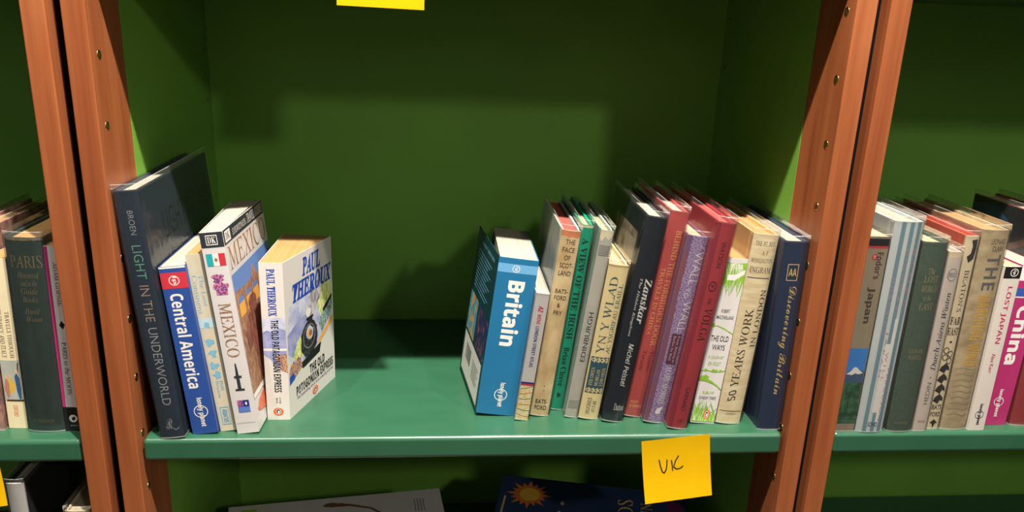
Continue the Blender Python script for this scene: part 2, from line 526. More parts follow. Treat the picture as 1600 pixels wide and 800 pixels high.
note(0.1855, -0.0075, 0.0775, 0.0745, 6.5, 0.010, 'yellow sticky note with UK handwritten in black on the middle shelf edge',
     [[(0.245, 0.335), (0.262, 0.44), (0.285, 0.535), (0.315, 0.555), (0.345, 0.50), (0.358, 0.42), (0.362, 0.345)],
      [(0.425, 0.36), (0.435, 0.44), (0.437, 0.535)], [(0.535, 0.30), (0.485, 0.38), (0.455, 0.475), (0.495, 0.515), (0.55, 0.51), (0.595, 0.475)]])
note(-0.1325, 0.517, 0.078, 0.0765, -1.0, 0.003, 'yellow sticky note hanging from the upper shelf, only its lower end in the frame')
note(-0.572, -0.004, 0.0775, 0.0765, 6.5, 0.010, 'corner of a yellow sticky note at the left edge above the white spined volume')

# ------------------------------------------------------------------ prints shared by several books
NAVY = P('navy_print', (30, 52, 120), 0.45)
SKYBLUE = P('pale_blue_print', (112, 168, 200), 0.5)
REDP = P('red_print', (196, 52, 66), 0.45)
GOLD = P('gold_print', (216, 184, 112), 0.4)
GREYP = P('grey_print', (120, 120, 118), 0.5)
GREENP = P('grass_green_print', (128, 176, 52), 0.5, 0.15, (120, 120, 60))
ORANGE = P('orange_print', (226, 92, 36), 0.5)
def globe_logo(f, m, a, b, ra, asp, text='lonely planet', txt=True, b0=None, b1=None, wa=0.10):
    """A ring with a small word running down across it."""
    f.ring(m, a, b, ra, ra * asp, 0.12)
    if txt:
        f.text(m, text, a - wa, b0, a + wa, b1, 'down', 'bold', 0.012)
    return f
def penguin(f, a, b, ra, rb):
    f.ell(ORANGE, a, b, ra, rb); f.ell(WHITE, a, b, ra * 0.55, rb * 0.72)
    f.ell(BLACK, a, b, ra * 0.42, rb * 0.60); f.ell(WHITE, a + ra * 0.05, b + rb * 0.12, ra * 0.22, rb * 0.40)
    return f

# ------------------------------------------------------------------ middle shelf, left group
SLATE = P('slate_cover', (40, 54, 68), 0.32, 0.08, (20, 20, 20), 0.5)
TEALFOIL = P('foil_teal', (130, 200, 180), 0.3, metal=0.3)
GOLDFOIL = P('foil_rose', (206, 176, 160), 0.3, metal=0.3)
SILVERFOIL = P('foil_silver', (196, 198, 200), 0.3, metal=0.3)
DEBOSS = P('debossed_slate', (28, 33, 38), 0.25)
f = Face()
f.text(SILVERFOIL, 'BROEN', 0.42, 0.075, 0.66, 0.165, 'down', 'sans', -0.012)
f.text(TEALFOIL, 'LIGHT', 0.34, 0.205, 0.72, 0.335, 'down', 'sans', -0.006)
f.text(GOLDFOIL, 'IN THE', 0.34, 0.36, 0.72, 0.505, 'down', 'sans', -0.006)
f.text(SILVERFOIL, 'UNDERWORLD', 0.34, 0.53, 0.72, 0.855, 'down', 'sans', -0.006)
f.text(SILVERFOIL, 'R', 0.30, 0.915, 0.62, 0.96, 'h', 'script', -0.008)
f.stroke(SILVERFOIL, [(0.58, 0.955), (0.7, 0.965), (0.86, 0.955)], 0.003, 10)
fr = Face()
fr.text(DEBOSS, 'LIGHT IN THE', 0.22, 0.12, 0.93, 0.235, 'h', 'sans', -0.006)
fr.text(DEBOSS, 'UNDERWORLD', 0.22, 0.275, 0.93, 0.39, 'h', 'sans', -0.006)
fr.text(DEBOSS, 'Broen', 0.5, 0.43, 0.68, 0.465, 'h', 'sans')
book('hardback_book', 'tallest dark slate hardback in a clear sleeve, leaning on the left wooden upright', -0.3275, 0.003, 0.023, 0.2655, 0.215, -4.6,
     cover=SLATE, pages=PAGES_WHITE, sleeve=True, front=fr, spine_face=f, r=0.0012)

BLUE = P('royal_blue_cover', (44, 76, 144), 0.35, 0.06, (20, 20, 20))
f = Face()
f.rect(WHITE, 0, 0, 1, 0.012).rect(REDP, 0, 0.035, 1, 0.125)
f.ring(WHITE, 0.5, 0.08, 0.2, 0.2 * 0.026 / 0.187 * 1.0, 0.16).text(WHITE, 'lp', 0.42, 0.058, 0.60, 0.100, 'down', 'bold')
f.text(WHITE, 'Central America', 0.22, 0.155, 0.74, 0.715, 'down', 'bold', 0.006)
globe_logo(f, WHITE, 0.5, 0.86, 0.28, 0.026 / 0.187, b0=0.775, b1=0.955, wa=0.14)
book('paperback_book', 'royal blue paperback guide with red band and white Central America lettering', -0.2985, 0.0105, 0.026, 0.1875, 0.128, -5.7,
     hard=False, cover=BLUE, pages=PAGES_WHITE, spine_face=f)

CREAMB = P('worn_cream_cover', (200, 190, 166), 0.6, 0.07, (50, 50, 25))
PBLUE = P('faded_blue_print', (120, 176, 196), 0.55)
f = Face()
f.text(PBLUE, 'The Lost', 0.52, 0.11, 0.82, 0.28, 'down', 'roman').text(PBLUE, 'Continent', 0.14, 0.11, 0.42, 0.32, 'down', 'roman')
f.rect(P('faded_blue_wash', (184, 204, 206), 0.6), 0.0, 0.345, 1, 0.40).ell(PBLUE, 0.45, 0.385, 0.2, 0.016, 12, 0.3, 3)
for k, b in enumerate((0.48, 0.545, 0.615, 0.665)):
    f.ell(PBLUE, 0.42 + 0.08 * (k % 2), b, 0.24, 0.021, 14, 0.45, k)
f.text(PBLUE, 'Bill', 0.56, 0.70, 0.78, 0.76, 'down', 'roman').text(PBLUE, 'Bryson', 0.26, 0.70, 0.50, 0.80, 'down', 'roman')
for q in ((0.22, 0.855, 0.80, 0.859), (0.22, 0.956, 0.80, 0.960), (0.22, 0.855, 0.28, 0.96), (0.74, 0.855, 0.80, 0.96)):
    f.rect(PBLUE, *q)
f.text(PBLUE, 'ABACUS', 0.35, 0.868, 0.67, 0.947, 'down', 'bold')
book('paperback_book', 'thin cream paperback with faded pale blue lettering between the blue and white guides', -0.2715, 0.0165, 0.0165, 0.199, 0.126, -6.0,
     hard=False, cover=CREAMB, pages=PAGES_TAN, spine_face=f)

WHITEC = P('white_glossy_cover', (208, 203, 200), 0.25, spec=0.5)
CHAR = P('charcoal_print', (46, 52, 58), 0.4)
BRONZE = P('bronze_print', (176, 140, 104), 0.5, rgb2=(124, 86, 62), scale=(200, 200, 120))
PINK = P('pink_print', (200, 116, 150), 0.5, rgb2=(104, 60, 118), scale=(500, 500, 500), sharp=(0.45, 0.55))
STONE = P('stone_building_print', (170, 130, 100), 0.45, rgb2=(140, 98, 76), scale=(200, 200, 120), sharp=(0.4, 0.6))
ARCH = P('arch_shadow_print', (86, 60, 62), 0.45)
BRICKP = P('carved_figure_print', (150, 96, 80), 0.45, rgb2=(116, 70, 60), scale=(260, 260, 120), sharp=(0.4, 0.6))
SKYP = P('deep_sky_print', (96, 130, 186), 0.4)
OCHRE = P('ochre_print', (224, 164, 72), 0.5)
TEALP = P('teal_print', (40, 160, 168), 0.5)
f = Face()
f.rect(CHAR, 0, 0, 1, 0.072)
for q in ((0.24, 0.014, 0.74, 0.018), (0.24, 0.056, 0.74, 0.060), (0.24, 0.014, 0.27, 0.06), (0.71, 0.014, 0.74, 0.06)): f.rect(WHITE, *q)
f.text(WHITE, 'DK', 0.31, 0.023, 0.67, 0.051, 'h', 'serif')
f.rect(TEALP, 0.12, 0.10, 0.40, 0.158).rect(WHITE, 0.40, 0.10, 0.66, 0.158).rect(REDP, 0.66, 0.10, 0.94, 0.158).ell(BRONZE, 0.53, 0.129, 0.07, 0.009)
f.ell(PINK, 0.45, 0.215, 0.26, 0.02, 16, 0.35, 1).ell(PINK, 0.5, 0.255, 0.3, 0.028, 18, 0.3, 2).rect(PINK, 0.28, 0.27, 0.78, 0.295)
f.text(BRONZE, 'MEXICO', 0.24, 0.335, 0.80, 0.602, 'down', 'roman')
f.poly(CHAR, [(0.47, 0.635), (0.53, 0.635), (0.57, 0.70), (0.58, 0.765), (0.42, 0.765), (0.43, 0.70)]).rect(CHAR, 0.34, 0.698, 0.68, 0.71).rect(CHAR, 0.30, 0.765, 0.72, 0.775)
f.rect(PINK, 0.26, 0.825, 0.52, 0.86).rect(NAVY, 0.52, 0.825, 0.80, 0.86).rect(P('badge_blue', (90, 120, 190), 0.4), 0.26, 0.86, 0.80, 0.888).ell(WHITE, 0.66, 0.843, 0.05, 0.008, 10)
f.stroke(GREYP, [(0.06, 0.945), (0.5, 0.943), (0.94, 0.945)], 0.0015, 10)
fr = Face()
fr.rect(CHAR, 0, 0, 1, 0.07).rect(WHITE, 0.03, 0.010, 0.15, 0.062).text(CHAR, 'DK', 0.05, 0.020, 0.13, 0.052, 'h', 'serif')
fr.text(WHITE, 'EYEWITNESS', 0.20, 0.024, 0.53, 0.054, 'h', 'roman').text(WHITE, 'TRAVEL GUIDES', 0.56, 0.012, 0.97, 0.058, 'h', 'serifit', 0.004)
fr.text(BRONZE, 'MEXICO', 0.04, 0.082, 0.97, 0.195, 'h', 'roman')
fr.rect(SKYP, 0.02, 0.215, 1, 0.33)
fr.rect(STONE, 0.02, 0.31, 1, 0.81).poly(STONE, [(0.02, 0.325), (0.02, 0.30), (0.16, 0.30), (0.16, 0.325)]).poly(STONE, [(0.44, 0.325), (0.46, 0.275), (0.50, 0.245), (0.54, 0.275), (0.56, 0.325)]).poly(STONE, [(0.66, 0.325), (0.66, 0.285), (0.70, 0.255), (0.74, 0.285), (0.74, 0.325)])
for k in range(14): fr.poly(STONE, [(0.05 + 0.07 * k, 0.315), (0.06 + 0.07 * k, 0.296), (0.07 + 0.07 * k, 0.315)])
for a in (0.13, 0.31, 0.49):
    fr.ell(SKYP, a, 0.36, 0.065, 0.025).rect(OCHRE, a - 0.065, 0.365, a + 0.065, 0.43)
for a in (0.68, 0.80, 0.92): fr.ell(ARCH, a, 0.355, 0.04, 0.025).rect(ARCH, a - 0.04, 0.355, a + 0.04, 0.39)
fr.rect(P('stone_wall_print', (136, 118, 106), 0.45, 0.15, (300, 300, 100)), 0.50, 0.43, 1, 0.70)
for k in range(5): fr.rect(ARCH, 0.52, 0.47 + 0.045 * k, 0.98, 0.474 + 0.045 * k)
fr.ell(BRICKP, 0.36, 0.41, 0.10, 0.035).poly(BRICKP, [(0.22, 0.45), (0.36, 0.43), (0.48, 0.45), (0.50, 0.56), (0.46, 0.64), (0.24, 0.64), (0.20, 0.54)])
fr.poly(BRICKP, [(0.48, 0.45), (0.62, 0.47), (0.72, 0.53), (0.66, 0.58), (0.50, 0.54)]).poly(BRICKP, [(0.22, 0.46), (0.20, 0.60), (0.12, 0.62), (0.10, 0.52)])
fr.poly(BRICKP, [(0.25, 0.63), (0.34, 0.63), (0.33, 0.80), (0.27, 0.80)]).poly(BRICKP, [(0.38, 0.63), (0.47, 0.63), (0.46, 0.80), (0.39, 0.80)])
fr.rect(OCHRE, 0.62, 0.70, 0.98, 0.81).rect(WHITE, 0.02, 0.81, 1, 0.835)
fr.ell(P('salmon_print', (226, 136, 96), 0.5, rgb2=(196, 90, 70), scale=(300, 300, 300)), 0.42, 0.90, 0.36, 0.05, 20, 0.12, 4)
book('paperback_book', 'white glossy guide with charcoal top band and small flag, Mexico on its spine', -0.2525, 0.011, 0.0225, 0.2235, 0.137, -5.9,
     hard=False, cover=WHITEC, pages=PAGES_WHITE, front=fr, spine_face=f, flare_f=3.0, flare_b=2.0, page_follow=0.4)

IVORY = P('ivory_cover', (214, 208, 200), 0.4)
PBLU = P('ultramarine_print', (36, 70, 168), 0.4)
WASH = P('watercolour_sky', (206, 208, 222), 0.5, rgb2=(150, 156, 196), scale=(60, 60, 60), sharp=(0.35, 0.7))
LAV = P('lavender_hills', (168, 170, 204), 0.5, rgb2=(120, 130, 180), scale=(80, 80, 80))
TREE = P('painted_trees', (176, 190, 92), 0.5, rgb2=(222, 224, 160), scale=(320, 320, 160), sharp=(0.42, 0.58))
SMOKE = P('painted_smoke', (196, 192, 196), 0.5, rgb2=(96, 90, 98), scale=(150, 150, 90), sharp=(0.38, 0.65))
LOCO = P('painted_engine', (30, 28, 32), 0.45, rgb2=(78, 70, 72), scale=(420, 420, 420), sharp=(0.5, 0.62))
CROWD = P('painted_crowd', (206, 150, 90), 0.5, rgb2=(110, 96, 130), scale=(600, 600, 400), sharp=(0.44, 0.56))
COACH = P('painted_coach', (150, 178, 176), 0.5, rgb2=(96, 92, 74), scale=(420, 420, 420), sharp=(0.45, 0.6))
f = Face()
f.poly(WASH, [(0.0, 0.34), (1, 0.33), (1, 0.52), (0, 0.52)]).poly(LAV, [(0, 0.43), (0.2, 0.415), (0.45, 0.43), (0.7, 0.40), (1, 0.415), (1, 0.53), (0, 0.53)])
f.rect(WHITE, 0, 0.53, 1, 0.545).poly(LAV, [(0, 0.545), (1, 0.545), (1, 0.60), (0.6, 0.66), (0.3, 0.60), (0, 0.57)]).poly(CROWD, [(0.5, 0.58), (1, 0.56), (1, 0.69), (0.7, 0.67)])
f.text(PBLU, 'PAUL THEROUX', 0.30, 0.035, 0.66, 0.325, 'down', 'serif', 0.012)
f.text(BLACK, 'THE OLD PATAGONIAN EXPRESS', 0.38, 0.35, 0.70, 0.815, 'down', 'bold', 0.0)
f.text(BLACK, 'TRAVEL', 0.42, 0.85, 0.50, 0.89, 'down', 'sans').text(BLACK, '0 14 00', 0.56, 0.85, 0.64, 0.89, 'down', 'sans')
penguin(f, 0.5, 0.945, 0.22, 0.026)
fr = Face()
fr.poly(WASH, [(0.06, 0.30), (0.3, 0.25), (0.6, 0.25), (0.9, 0.22), (0.95, 0.5), (0.9, 0.62), (0.5, 0.68), (0.1, 0.70), (0.02, 0.6)])
fr.poly(LAV, [(0.02, 0.46), (0.2, 0.42), (0.42, 0.40), (0.4, 0.56), (0.1, 0.62), (0.02, 0.58)])
fr.poly(TREE, [(0.60, 0.34), (0.7, 0.27), (0.82, 0.24), (0.95, 0.24), (0.97, 0.40), (0.85, 0.47), (0.72, 0.50)]).poly(TREE, [(0.10, 0.64), (0.2, 0.54), (0.34, 0.50), (0.38, 0.58), (0.3, 0.66)])
fr.ell(SMOKE, 0.62, 0.30, 0.12, 0.075, 22, 0.18, 3).ell(SMOKE, 0.55, 0.36, 0.11, 0.06, 22, 0.2, 4).ell(SMOKE, 0.50, 0.42, 0.07, 0.045, 18, 0.2, 5).ell(WHITE, 0.45, 0.40, 0.05, 0.03, 16, 0.2, 6)
fr.poly(COACH, [(0.66, 0.52), (0.80, 0.43), (0.97, 0.39), (0.98, 0.47), (0.86, 0.55), (0.72, 0.60)]).poly(BLACK, [(0.76, 0.45), (0.97, 0.385), (0.985, 0.40), (0.78, 0.475)])
fr.poly(OCHRE, [(0.66, 0.63), (0.98, 0.53), (0.99, 0.57), (0.6, 0.68)])
fr.ell(LOCO, 0.45, 0.575, 0.18, 0.12, 30, 0.06, 7).rect(LOCO, 0.42, 0.44, 0.53, 0.52).rect(BLACK, 0.40, 0.435, 0.55, 0.45)
fr.ring(GREYP, 0.45, 0.56, 0.13, 0.08, 0.10).ell(WASH, 0.46, 0.54, 0.075, 0.045, 18, 0.12, 2).ell(OCHRE, 0.46, 0.545, 0.05, 0.03).ell(BRICKP, 0.48, 0.545, 0.03, 0.02).poly(BLACK, [(0.22, 0.70), (0.70, 0.66), (0.66, 0.72), (0.3, 0.74)])
fr.poly(CROWD, [(0.02, 0.70), (0.06, 0.655), (0.14, 0.66), (0.18, 0.64), (0.26, 0.66), (0.28, 0.72), (0.16, 0.75), (0.03, 0.765)])
for k in range(5): fr.ell(BRICKP if k % 2 else OCHRE, 0.06 + 0.05 * k, 0.66 - 0.004 * k, 0.014, 0.009, 10)
fr.poly(PBLU, [(0.02, 0.73), (0.1, 0.715), (0.13, 0.76), (0.02, 0.78)])
fr.text(PBLU, 'PAUL', 0.36, 0.035, 0.74, 0.152, 'h', 'boldit', 0.024).text(PBLU, 'THEROUX', 0.15, 0.165, 0.97, 0.283, 'h', 'boldit', 0.024)
fr.text(BLACK, 'THE OLD', 0.43, 0.755, 0.76, 0.815, 'h', 'bold', 0.01).text(BLACK, 'PATAGONIAN EXPRESS', 0.14, 0.825, 0.95, 0.885, 'h', 'bold', 0.01)
fr.text(P('purple_print', (128, 60, 130), 0.5), 'The bestselling story of an amazing journey', 0.14, 0.893, 0.95, 0.918, 'h', 'sans', 0.006)
penguin(fr, 0.53, 0.955, 0.06, 0.026)
book('paperback_book', 'ivory paperback standing open a little, steam train painted on its front cover', -0.2275, 0.041, 0.0245, 0.1825, 0.1125, 0.0,
     hard=False, cover=IVORY, pages=PAGES_TAN, front=fr, spine_face=f, flare_f=18.0, flare_b=-1.5, page_follow=0.97)

# ------------------------------------------------------------------ middle shelf, right group
CERU = P('cerulean_cover', (36, 108, 150), 0.38, 0.05, (20, 20, 20))
DKTEAL = P('dark_teal_cover', (18, 62, 66), 0.4)
f = Face()
f.rect(P('light_cerulean', (104, 164, 206), 0.4), 0, 0.035, 1, 0.088).ring(WHITE, 0.46, 0.062, 0.095, 0.022, 0.16).text(WHITE, 'lp', 0.42, 0.052, 0.51, 0.075, 'down', 'bold')
f.text(WHITE, 'Britain', 0.32, 0.135, 0.76, 0.545, 'down', 'bold', 0.022)
globe_logo(f, WHITE, 0.57, 0.865, 0.17, 0.0435 / 0.1875, b0=0.785, b1=0.945, wa=0.085)
bf = Face()
bf.text(SKYBLUE, 'ABOUT BRITAIN', 0.25, 0.05, 0.85, 0.075, 'h', 'bold')
for k in range(11): bf.rect(SKYBLUE, 0.14, 0.12 + 0.024 * k, 0.80 - 0.08 * (k % 3), 0.127 + 0.024 * k)
bf.rect(P('map_land_print', (196, 160, 96), 0.5, rgb2=(86, 150, 176), scale=(90, 90, 60), sharp=(0.48, 0.52)), 0.06, 0.42, 0.46, 0.69)
bf.rect(P('night_city_print', (40, 50, 92), 0.4, rgb2=(150, 96, 90), scale=(160, 160, 90), sharp=(0.5, 0.75)), 0.52, 0.42, 0.97, 0.69)
bf.rect(WHITE, 0.06, 0.71, 0.94, 0.98)
for k in range(16): bf.rect(BLACK, 0.2 + 0.017 * k, 0.76, 0.2 + 0.017 * k + (0.010 if k % 3 else 0.006), 0.87)
for k in range(6): bf.rect(GREYP, 0.56, 0.78 + 0.022 * k, 0.86 - 0.05 * (k % 2), 0.787 + 0.022 * k)
book('paperback_book', 'thick cerulean blue paperback with white Britain lettering, first of the right group', 0.003, 0.0456, 0.0435, 0.1875, 0.123, 6.4,
     hard=False, cover=CERU, back=DKTEAL, pages=PAGES_WHITE, spine_face=f, back_face=bf, flare_b=7.5)

MAPP = P('street_map_print', (232, 206, 70), 0.5, rgb2=(226, 224, 216), scale=(420, 420, 420), sharp=(0.44, 0.56))
f = Face()
f.text(REDP, 'AZ', 0.35, 0.095, 0.72, 0.145, 'down', 'boldsansit', 0.01).text(REDP, 'MINI', 0.38, 0.16, 0.66, 0.235, 'down', 'bold')
f.text(NAVY, 'LONDON STREET ATLAS', 0.38, 0.25, 0.66, 0.57, 'down', 'bold')
f.rect(NAVY, 0, 0.69, 1, 0.705).rect(REDP, 0, 0.705, 1, 0.72).rect(MAPP, 0, 0.72, 1, 1)
for k in range(6): f.stroke(ORANGE if k % 2 else GREYP, [(0.02, 0.75 + 0.04 * k), (0.5, 0.74 + 0.045 * k), (0.98, 0.72 + 0.05 * k)], 0.006, 10)
book('paperback_book', 'short white booklet spine with blue lettering and a map at its foot', 0.047, 0.035, 0.0145, 0.1535, 0.098, 6.6,
     hard=False, cover=WHITEC, pages=PAGES_WHITE, spine_face=f, sleeve=True, sleeve_up=0.002)

PARCH = P('marbled_parchment', (236, 212, 164), 0.5, rgb2=(206, 174, 124), scale=(70, 70, 45), sharp=(0.35, 0.65))
GREYB = P('pale_grey_board', (188, 192, 184), 0.4, 0.06, (20, 20, 20))
SALM = P('torn_salmon_edge', (222, 140, 92), 0.6, 0.1, (200, 200, 200))
DKBR = P('dark_brown_print', (62, 46, 34), 0.5)
f = Face()
f.poly(SALM, [(0, 0), (1, 0), (1, 0.028), (0.85, 0.035), (0.6, 0.03), (0.4, 0.036), (0.2, 0.026), (0, 0.03)])
for s, a0, a1, b in (('THE', 0.30, 0.80, 0.045), ('FACE', 0.20, 0.84, 0.085), ('OF', 0.36, 0.68, 0.125), ('SCOT-', 0.20, 0.90, 0.165), ('LAND', 0.20, 0.84, 0.205)):
    f.text(DKBR, s, a0, b, a1, b + 0.025, 'h', 'sans', 0.006)
for s, a0, a1, b in (('BATS-', 0.20, 0.88, 0.300), ('FORD', 0.20, 0.84, 0.335), ('&', 0.42, 0.58, 0.375), ('FRY', 0.30, 0.76, 0.415)):
    f.text(DKBR, s, a0, b, a1, b + 0.022, 'h', 'sans', 0.004)
f.ell(DKBR, 0.52, 0.83, 0.03, 0.003, 8).ell(DKBR, 0.52, 0.855, 0.03, 0.003, 8)
f.text(DKBR, 'BATS-', 0.18, 0.905, 0.84, 0.93, 'h', 'sans', 0.012).text(DKBR, 'FORD', 0.18, 0.94, 0.82, 0.965, 'h', 'sans', 0.012)
book('hardback_book', 'parchment coloured old hardback with red stained page tops and brown lettering on Scotland', 0.065, 0.0456, 0.021, 0.2215, 0.148, 6.4,
     cover=GREYB, spine=PARCH, pages=PAGES_RED, spine_face=f, sleeve=True)

EMER = P('emerald_cover', (0, 160, 120), 0.4, 0.06, (30, 30, 30))
f = Face()
DKG = P('dark_green_print', (10, 48, 44), 0.45)
f.text(DKG, 'A VIEW OF THE IRISH', 0.28, 0.065, 0.80, 0.60, 'down', 'serif', 0.006)
f.text(DKG, 'Brian Cleeve', 0.28, 0.645, 0.76, 0.865, 'down', 'serif', 0.004).ell(DKG, 0.5, 0.915, 0.16, 0.014, 14, 0.3, 2)
f.rect(P('cream_headband', (226, 214, 178), 0.6), 0, 0, 1, 0.012)
book('hardback_book', 'emerald green slim hardback with dark lettering, set further back than its neighbours', 0.0905, 0.060, 0.0138, 0.224, 0.145, 5.8,
     cover=EMER, pages=PAGES, spine_face=f, sleeve=True)

STONEG = P('stone_grey_cover', (186, 182, 170), 0.55, 0.05, (90, 90, 60))
f = Face()
TORN = P('torn_paper_edge', (226, 216, 184), 0.7)
f.poly(TORN, [(0, 0), (1, 0), (1, 0.02), (0.7, 0.045), (0.4, 0.03), (0.2, 0.055), (0, 0.04)])
for k in range(7): f.rect(CHAR, 0.08, 0.075 + 0.008 * k, 0.94, 0.0772 + 0.008 * k)
f.text(CHAR, 'EDINBURGH', 0.32, 0.42, 0.70, 0.685, 'up', 'sans', -0.002)
for k in range(6): f.rect(GREYP, 0.1, 0.905 + 0.008 * k, 0.92, 0.907 + 0.008 * k)
book('hardback_book', 'stone grey slim hardback with thin ruled lines and Edinburgh reading upwards', 0.105, 0.0415, 0.0140, 0.2235, 0.140, 6.8,
     cover=P('sage_board', (156, 172, 158), 0.5), spine=STONEG, pages=PAGES, spine_face=f, sleeve=True)

BUFF = P('buff_cover', (232, 212, 158), 0.5, 0.04, (50, 50, 30))
PETROL = P('petrol_print', (44, 84, 96), 0.5)
f = Face()
f.rect(P('frayed_top', (206, 170, 120), 0.6), 0, 0, 1, 0.012)
f.text(PETROL, 'YN Y WLAD', 0.20, 0.075, 0.60, 0.565, 'up', 'roman').text(PETROL, 'AC YSGRIFAU ERAILL', 0.68, 0.115, 0.90, 0.56, 'up', 'roman')
f.rect(PETROL, 0.06, 0.585, 0.96, 0.825)
for b in (0.605, 0.805):
    for k in range(4): f.ring(BUFF, 0.18 + 0.21 * k, b, 0.10, 0.012, 0.4, 14).ring(BUFF, 0.24 + 0.21 * k, b, 0.05, 0.018, 0.4, 12)
for s, a0, b0 in (('SYR OWEN', 0.16, 0.655), ('MORGAN', 0.44, 0.665), ('EDWARDS', 0.70, 0.655)):
    f.text(BUFF, s, a0, b0, a0 + 0.18, 0.775, 'up', 'roman')
f.text(PETROL, 'HUGHES', 0.28, 0.855, 0.48, 0.965, 'up', 'roman').text(PETROL, "A'I FAB", 0.56, 0.875, 0.74, 0.955, 'up', 'roman')
book('hardback_book', 'buff hardback shorter than its neighbours with a petrol blue knotwork panel on the spine', 0.120, 0.0375, 0.0225, 0.186, 0.125, 6.7,
     cover=BUFF, pages=PAGES, spine_face=f, sleeve=True)

INKC = P('ink_navy_cover', (20, 28, 38), 0.3, 0.08, (20, 20, 20), 0.5)
ROCK = P('rock_photo_print', (184, 168, 142), 0.5, rgb2=(120, 106, 88), scale=(70, 70, 70), sharp=(0.35, 0.65))
f = Face()
f.text(WHITE, 'Zanskar', 0.58, 0.285, 0.97, 0.50, 'down', 'boldit', 0.004).text(WHITE, 'The Hidden Kingdom', 0.30, 0.285, 0.46, 0.565, 'down', 'serifit', 0.002)
f.text(WHITE, 'Michel Peissel', 0.50, 0.60, 0.76, 0.815, 'down', 'sansit', 0.006).text(WHITE, 'Dutton', 0.44, 0.905, 0.95, 0.94, 'h', 'roman')
bf = Face()
bf.rect(ROCK, 0.06, 0.10, 0.88, 0.72)
bf.poly(P('robe_print', (58, 48, 42), 0.5, 0.2, (80, 80, 80)), [(0.1, 0.72), (0.14, 0.5), (0.3, 0.42), (0.34, 0.30), (0.5, 0.30), (0.6, 0.46), (0.8, 0.62), (0.86, 0.72)])
bf.ell(P('weathered_skin_print', (150, 90, 70), 0.5), 0.40, 0.33, 0.085, 0.05).poly(BLACK, [(0.28, 0.31), (0.32, 0.26), (0.42, 0.245), (0.52, 0.29), (0.5, 0.31), (0.4, 0.295)])
bf.poly(P('wall_stone_print', (182, 170, 146), 0.5, 0.1, (60, 60, 60)), [(0.58, 0.14), (0.86, 0.14), (0.86, 0.45), (0.64, 0.40)])
bf.poly(INKC, [(0.06, 0.10), (0.2, 0.1), (0.3, 0.26), (0.16, 0.3), (0.06, 0.24)])
book('hardback_book', 'dark ink navy hardback with a photograph on its back cover and white italic lettering', 0.146, 0.0305, 0.0225, 0.2425, 0.155, 7.3,
     cover=INKC, pages=PAGES_WHITE, spine_face=f, back_face=bf, sleeve=True)

CORAL = P('coral_red_cover', (190, 80, 78), 0.38, 0.06, (25, 25, 25))
CGOLD = P('coral_gold_print', (232, 176, 104), 0.45)
OXB = P('oxblood_print', (124, 30, 34), 0.5)
f = Face()
f.text(CGOLD, 'BEHIND THE FORBIDDEN DOOR', 0.54, 0.085, 0.84, 0.635, 'down', 'roman')
f.text(CGOLD, 'TRAVELS IN CHINA', 0.20, 0.26, 0.42, 0.585, 'down', 'roman')
f.text(OXB, 'Tiziano', 0.62, 0.66, 0.84, 0.765, 'down', 'roman').text(OXB, 'Terzani', 0.24, 0.66, 0.46, 0.765, 'down', 'roman')
f.text(CGOLD, 'ALLEN', 0.20, 0.915, 0.62, 0.928, 'h', 'sans').text(CGOLD, '& UNWIN', 0.20, 0.937, 0.86, 0.952, 'h', 'sans')
book('hardback_book', 'coral red hardback with gold capitals, next to the dark ink navy one', 0.1735, 0.042, 0.0208, 0.246, 0.145, 7.4,
     cover=CORAL, pages=PAGES_WHITE, spine_face=f, sleeve=True)

PURP = P('purple_speckle', (104, 78, 122), 0.5, rgb2=(190, 168, 204), scale=(700, 900, 900), sharp=(0.40, 0.62))
PURED = P('faded_purple_red', (140, 74, 74), 0.5, rgb2=(110, 82, 120), scale=(120, 120, 40), sharp=(0.3, 0.7))
MAROON = P('maroon_panel', (92, 44, 66), 0.5)
f = Face()
f.poly(PURED, [(0, 0), (0.24, 0), (0.2, 0.3), (0.26, 0.6), (0.2, 1), (0, 1)])
f.text(WHITE, 'WALL', 0.52, 0.075, 0.94, 0.245, 'down', 'sans', -0.014).text(WHITE, 'TO', 0.46, 0.26, 0.66, 0.315, 'down', 'sans', -0.01).text(WHITE, 'WALL', 0.52, 0.33, 0.94, 0.495, 'down', 'sans', -0.014)
f.rect(MAROON, 0.36, 0.505, 0.84, 0.67).text(P('pale_pink_print', (216, 178, 186), 0.5), 'From Beijing to', 0.62, 0.515, 0.78, 0.66, 'down', 'roman')
f.text(MATS['pale_pink_print'], 'Berlin by Rail', 0.42, 0.515, 0.58, 0.65, 'down', 'roman')
f.text(WHITE, 'MARY MORRIS', 0.46, 0.685, 0.74, 0.89, 'down', 'roman')
f.poly(WHITE, [(0.44, 0.935), (0.5, 0.918), (0.62, 0.912), (0.7, 0.905), (0.76, 0.915), (0.68, 0.925), (0.66, 0.945), (0.56, 0.95), (0.44, 0.948)])
book('hardback_book', 'speckled purple hardback with white capitals and a small maroon panel', 0.1935, 0.0275, 0.0235, 0.2225, 0.150, 7.3,
     cover=PURED, spine=PURP, pages=PAGES, spine_face=f, sleeve=True)

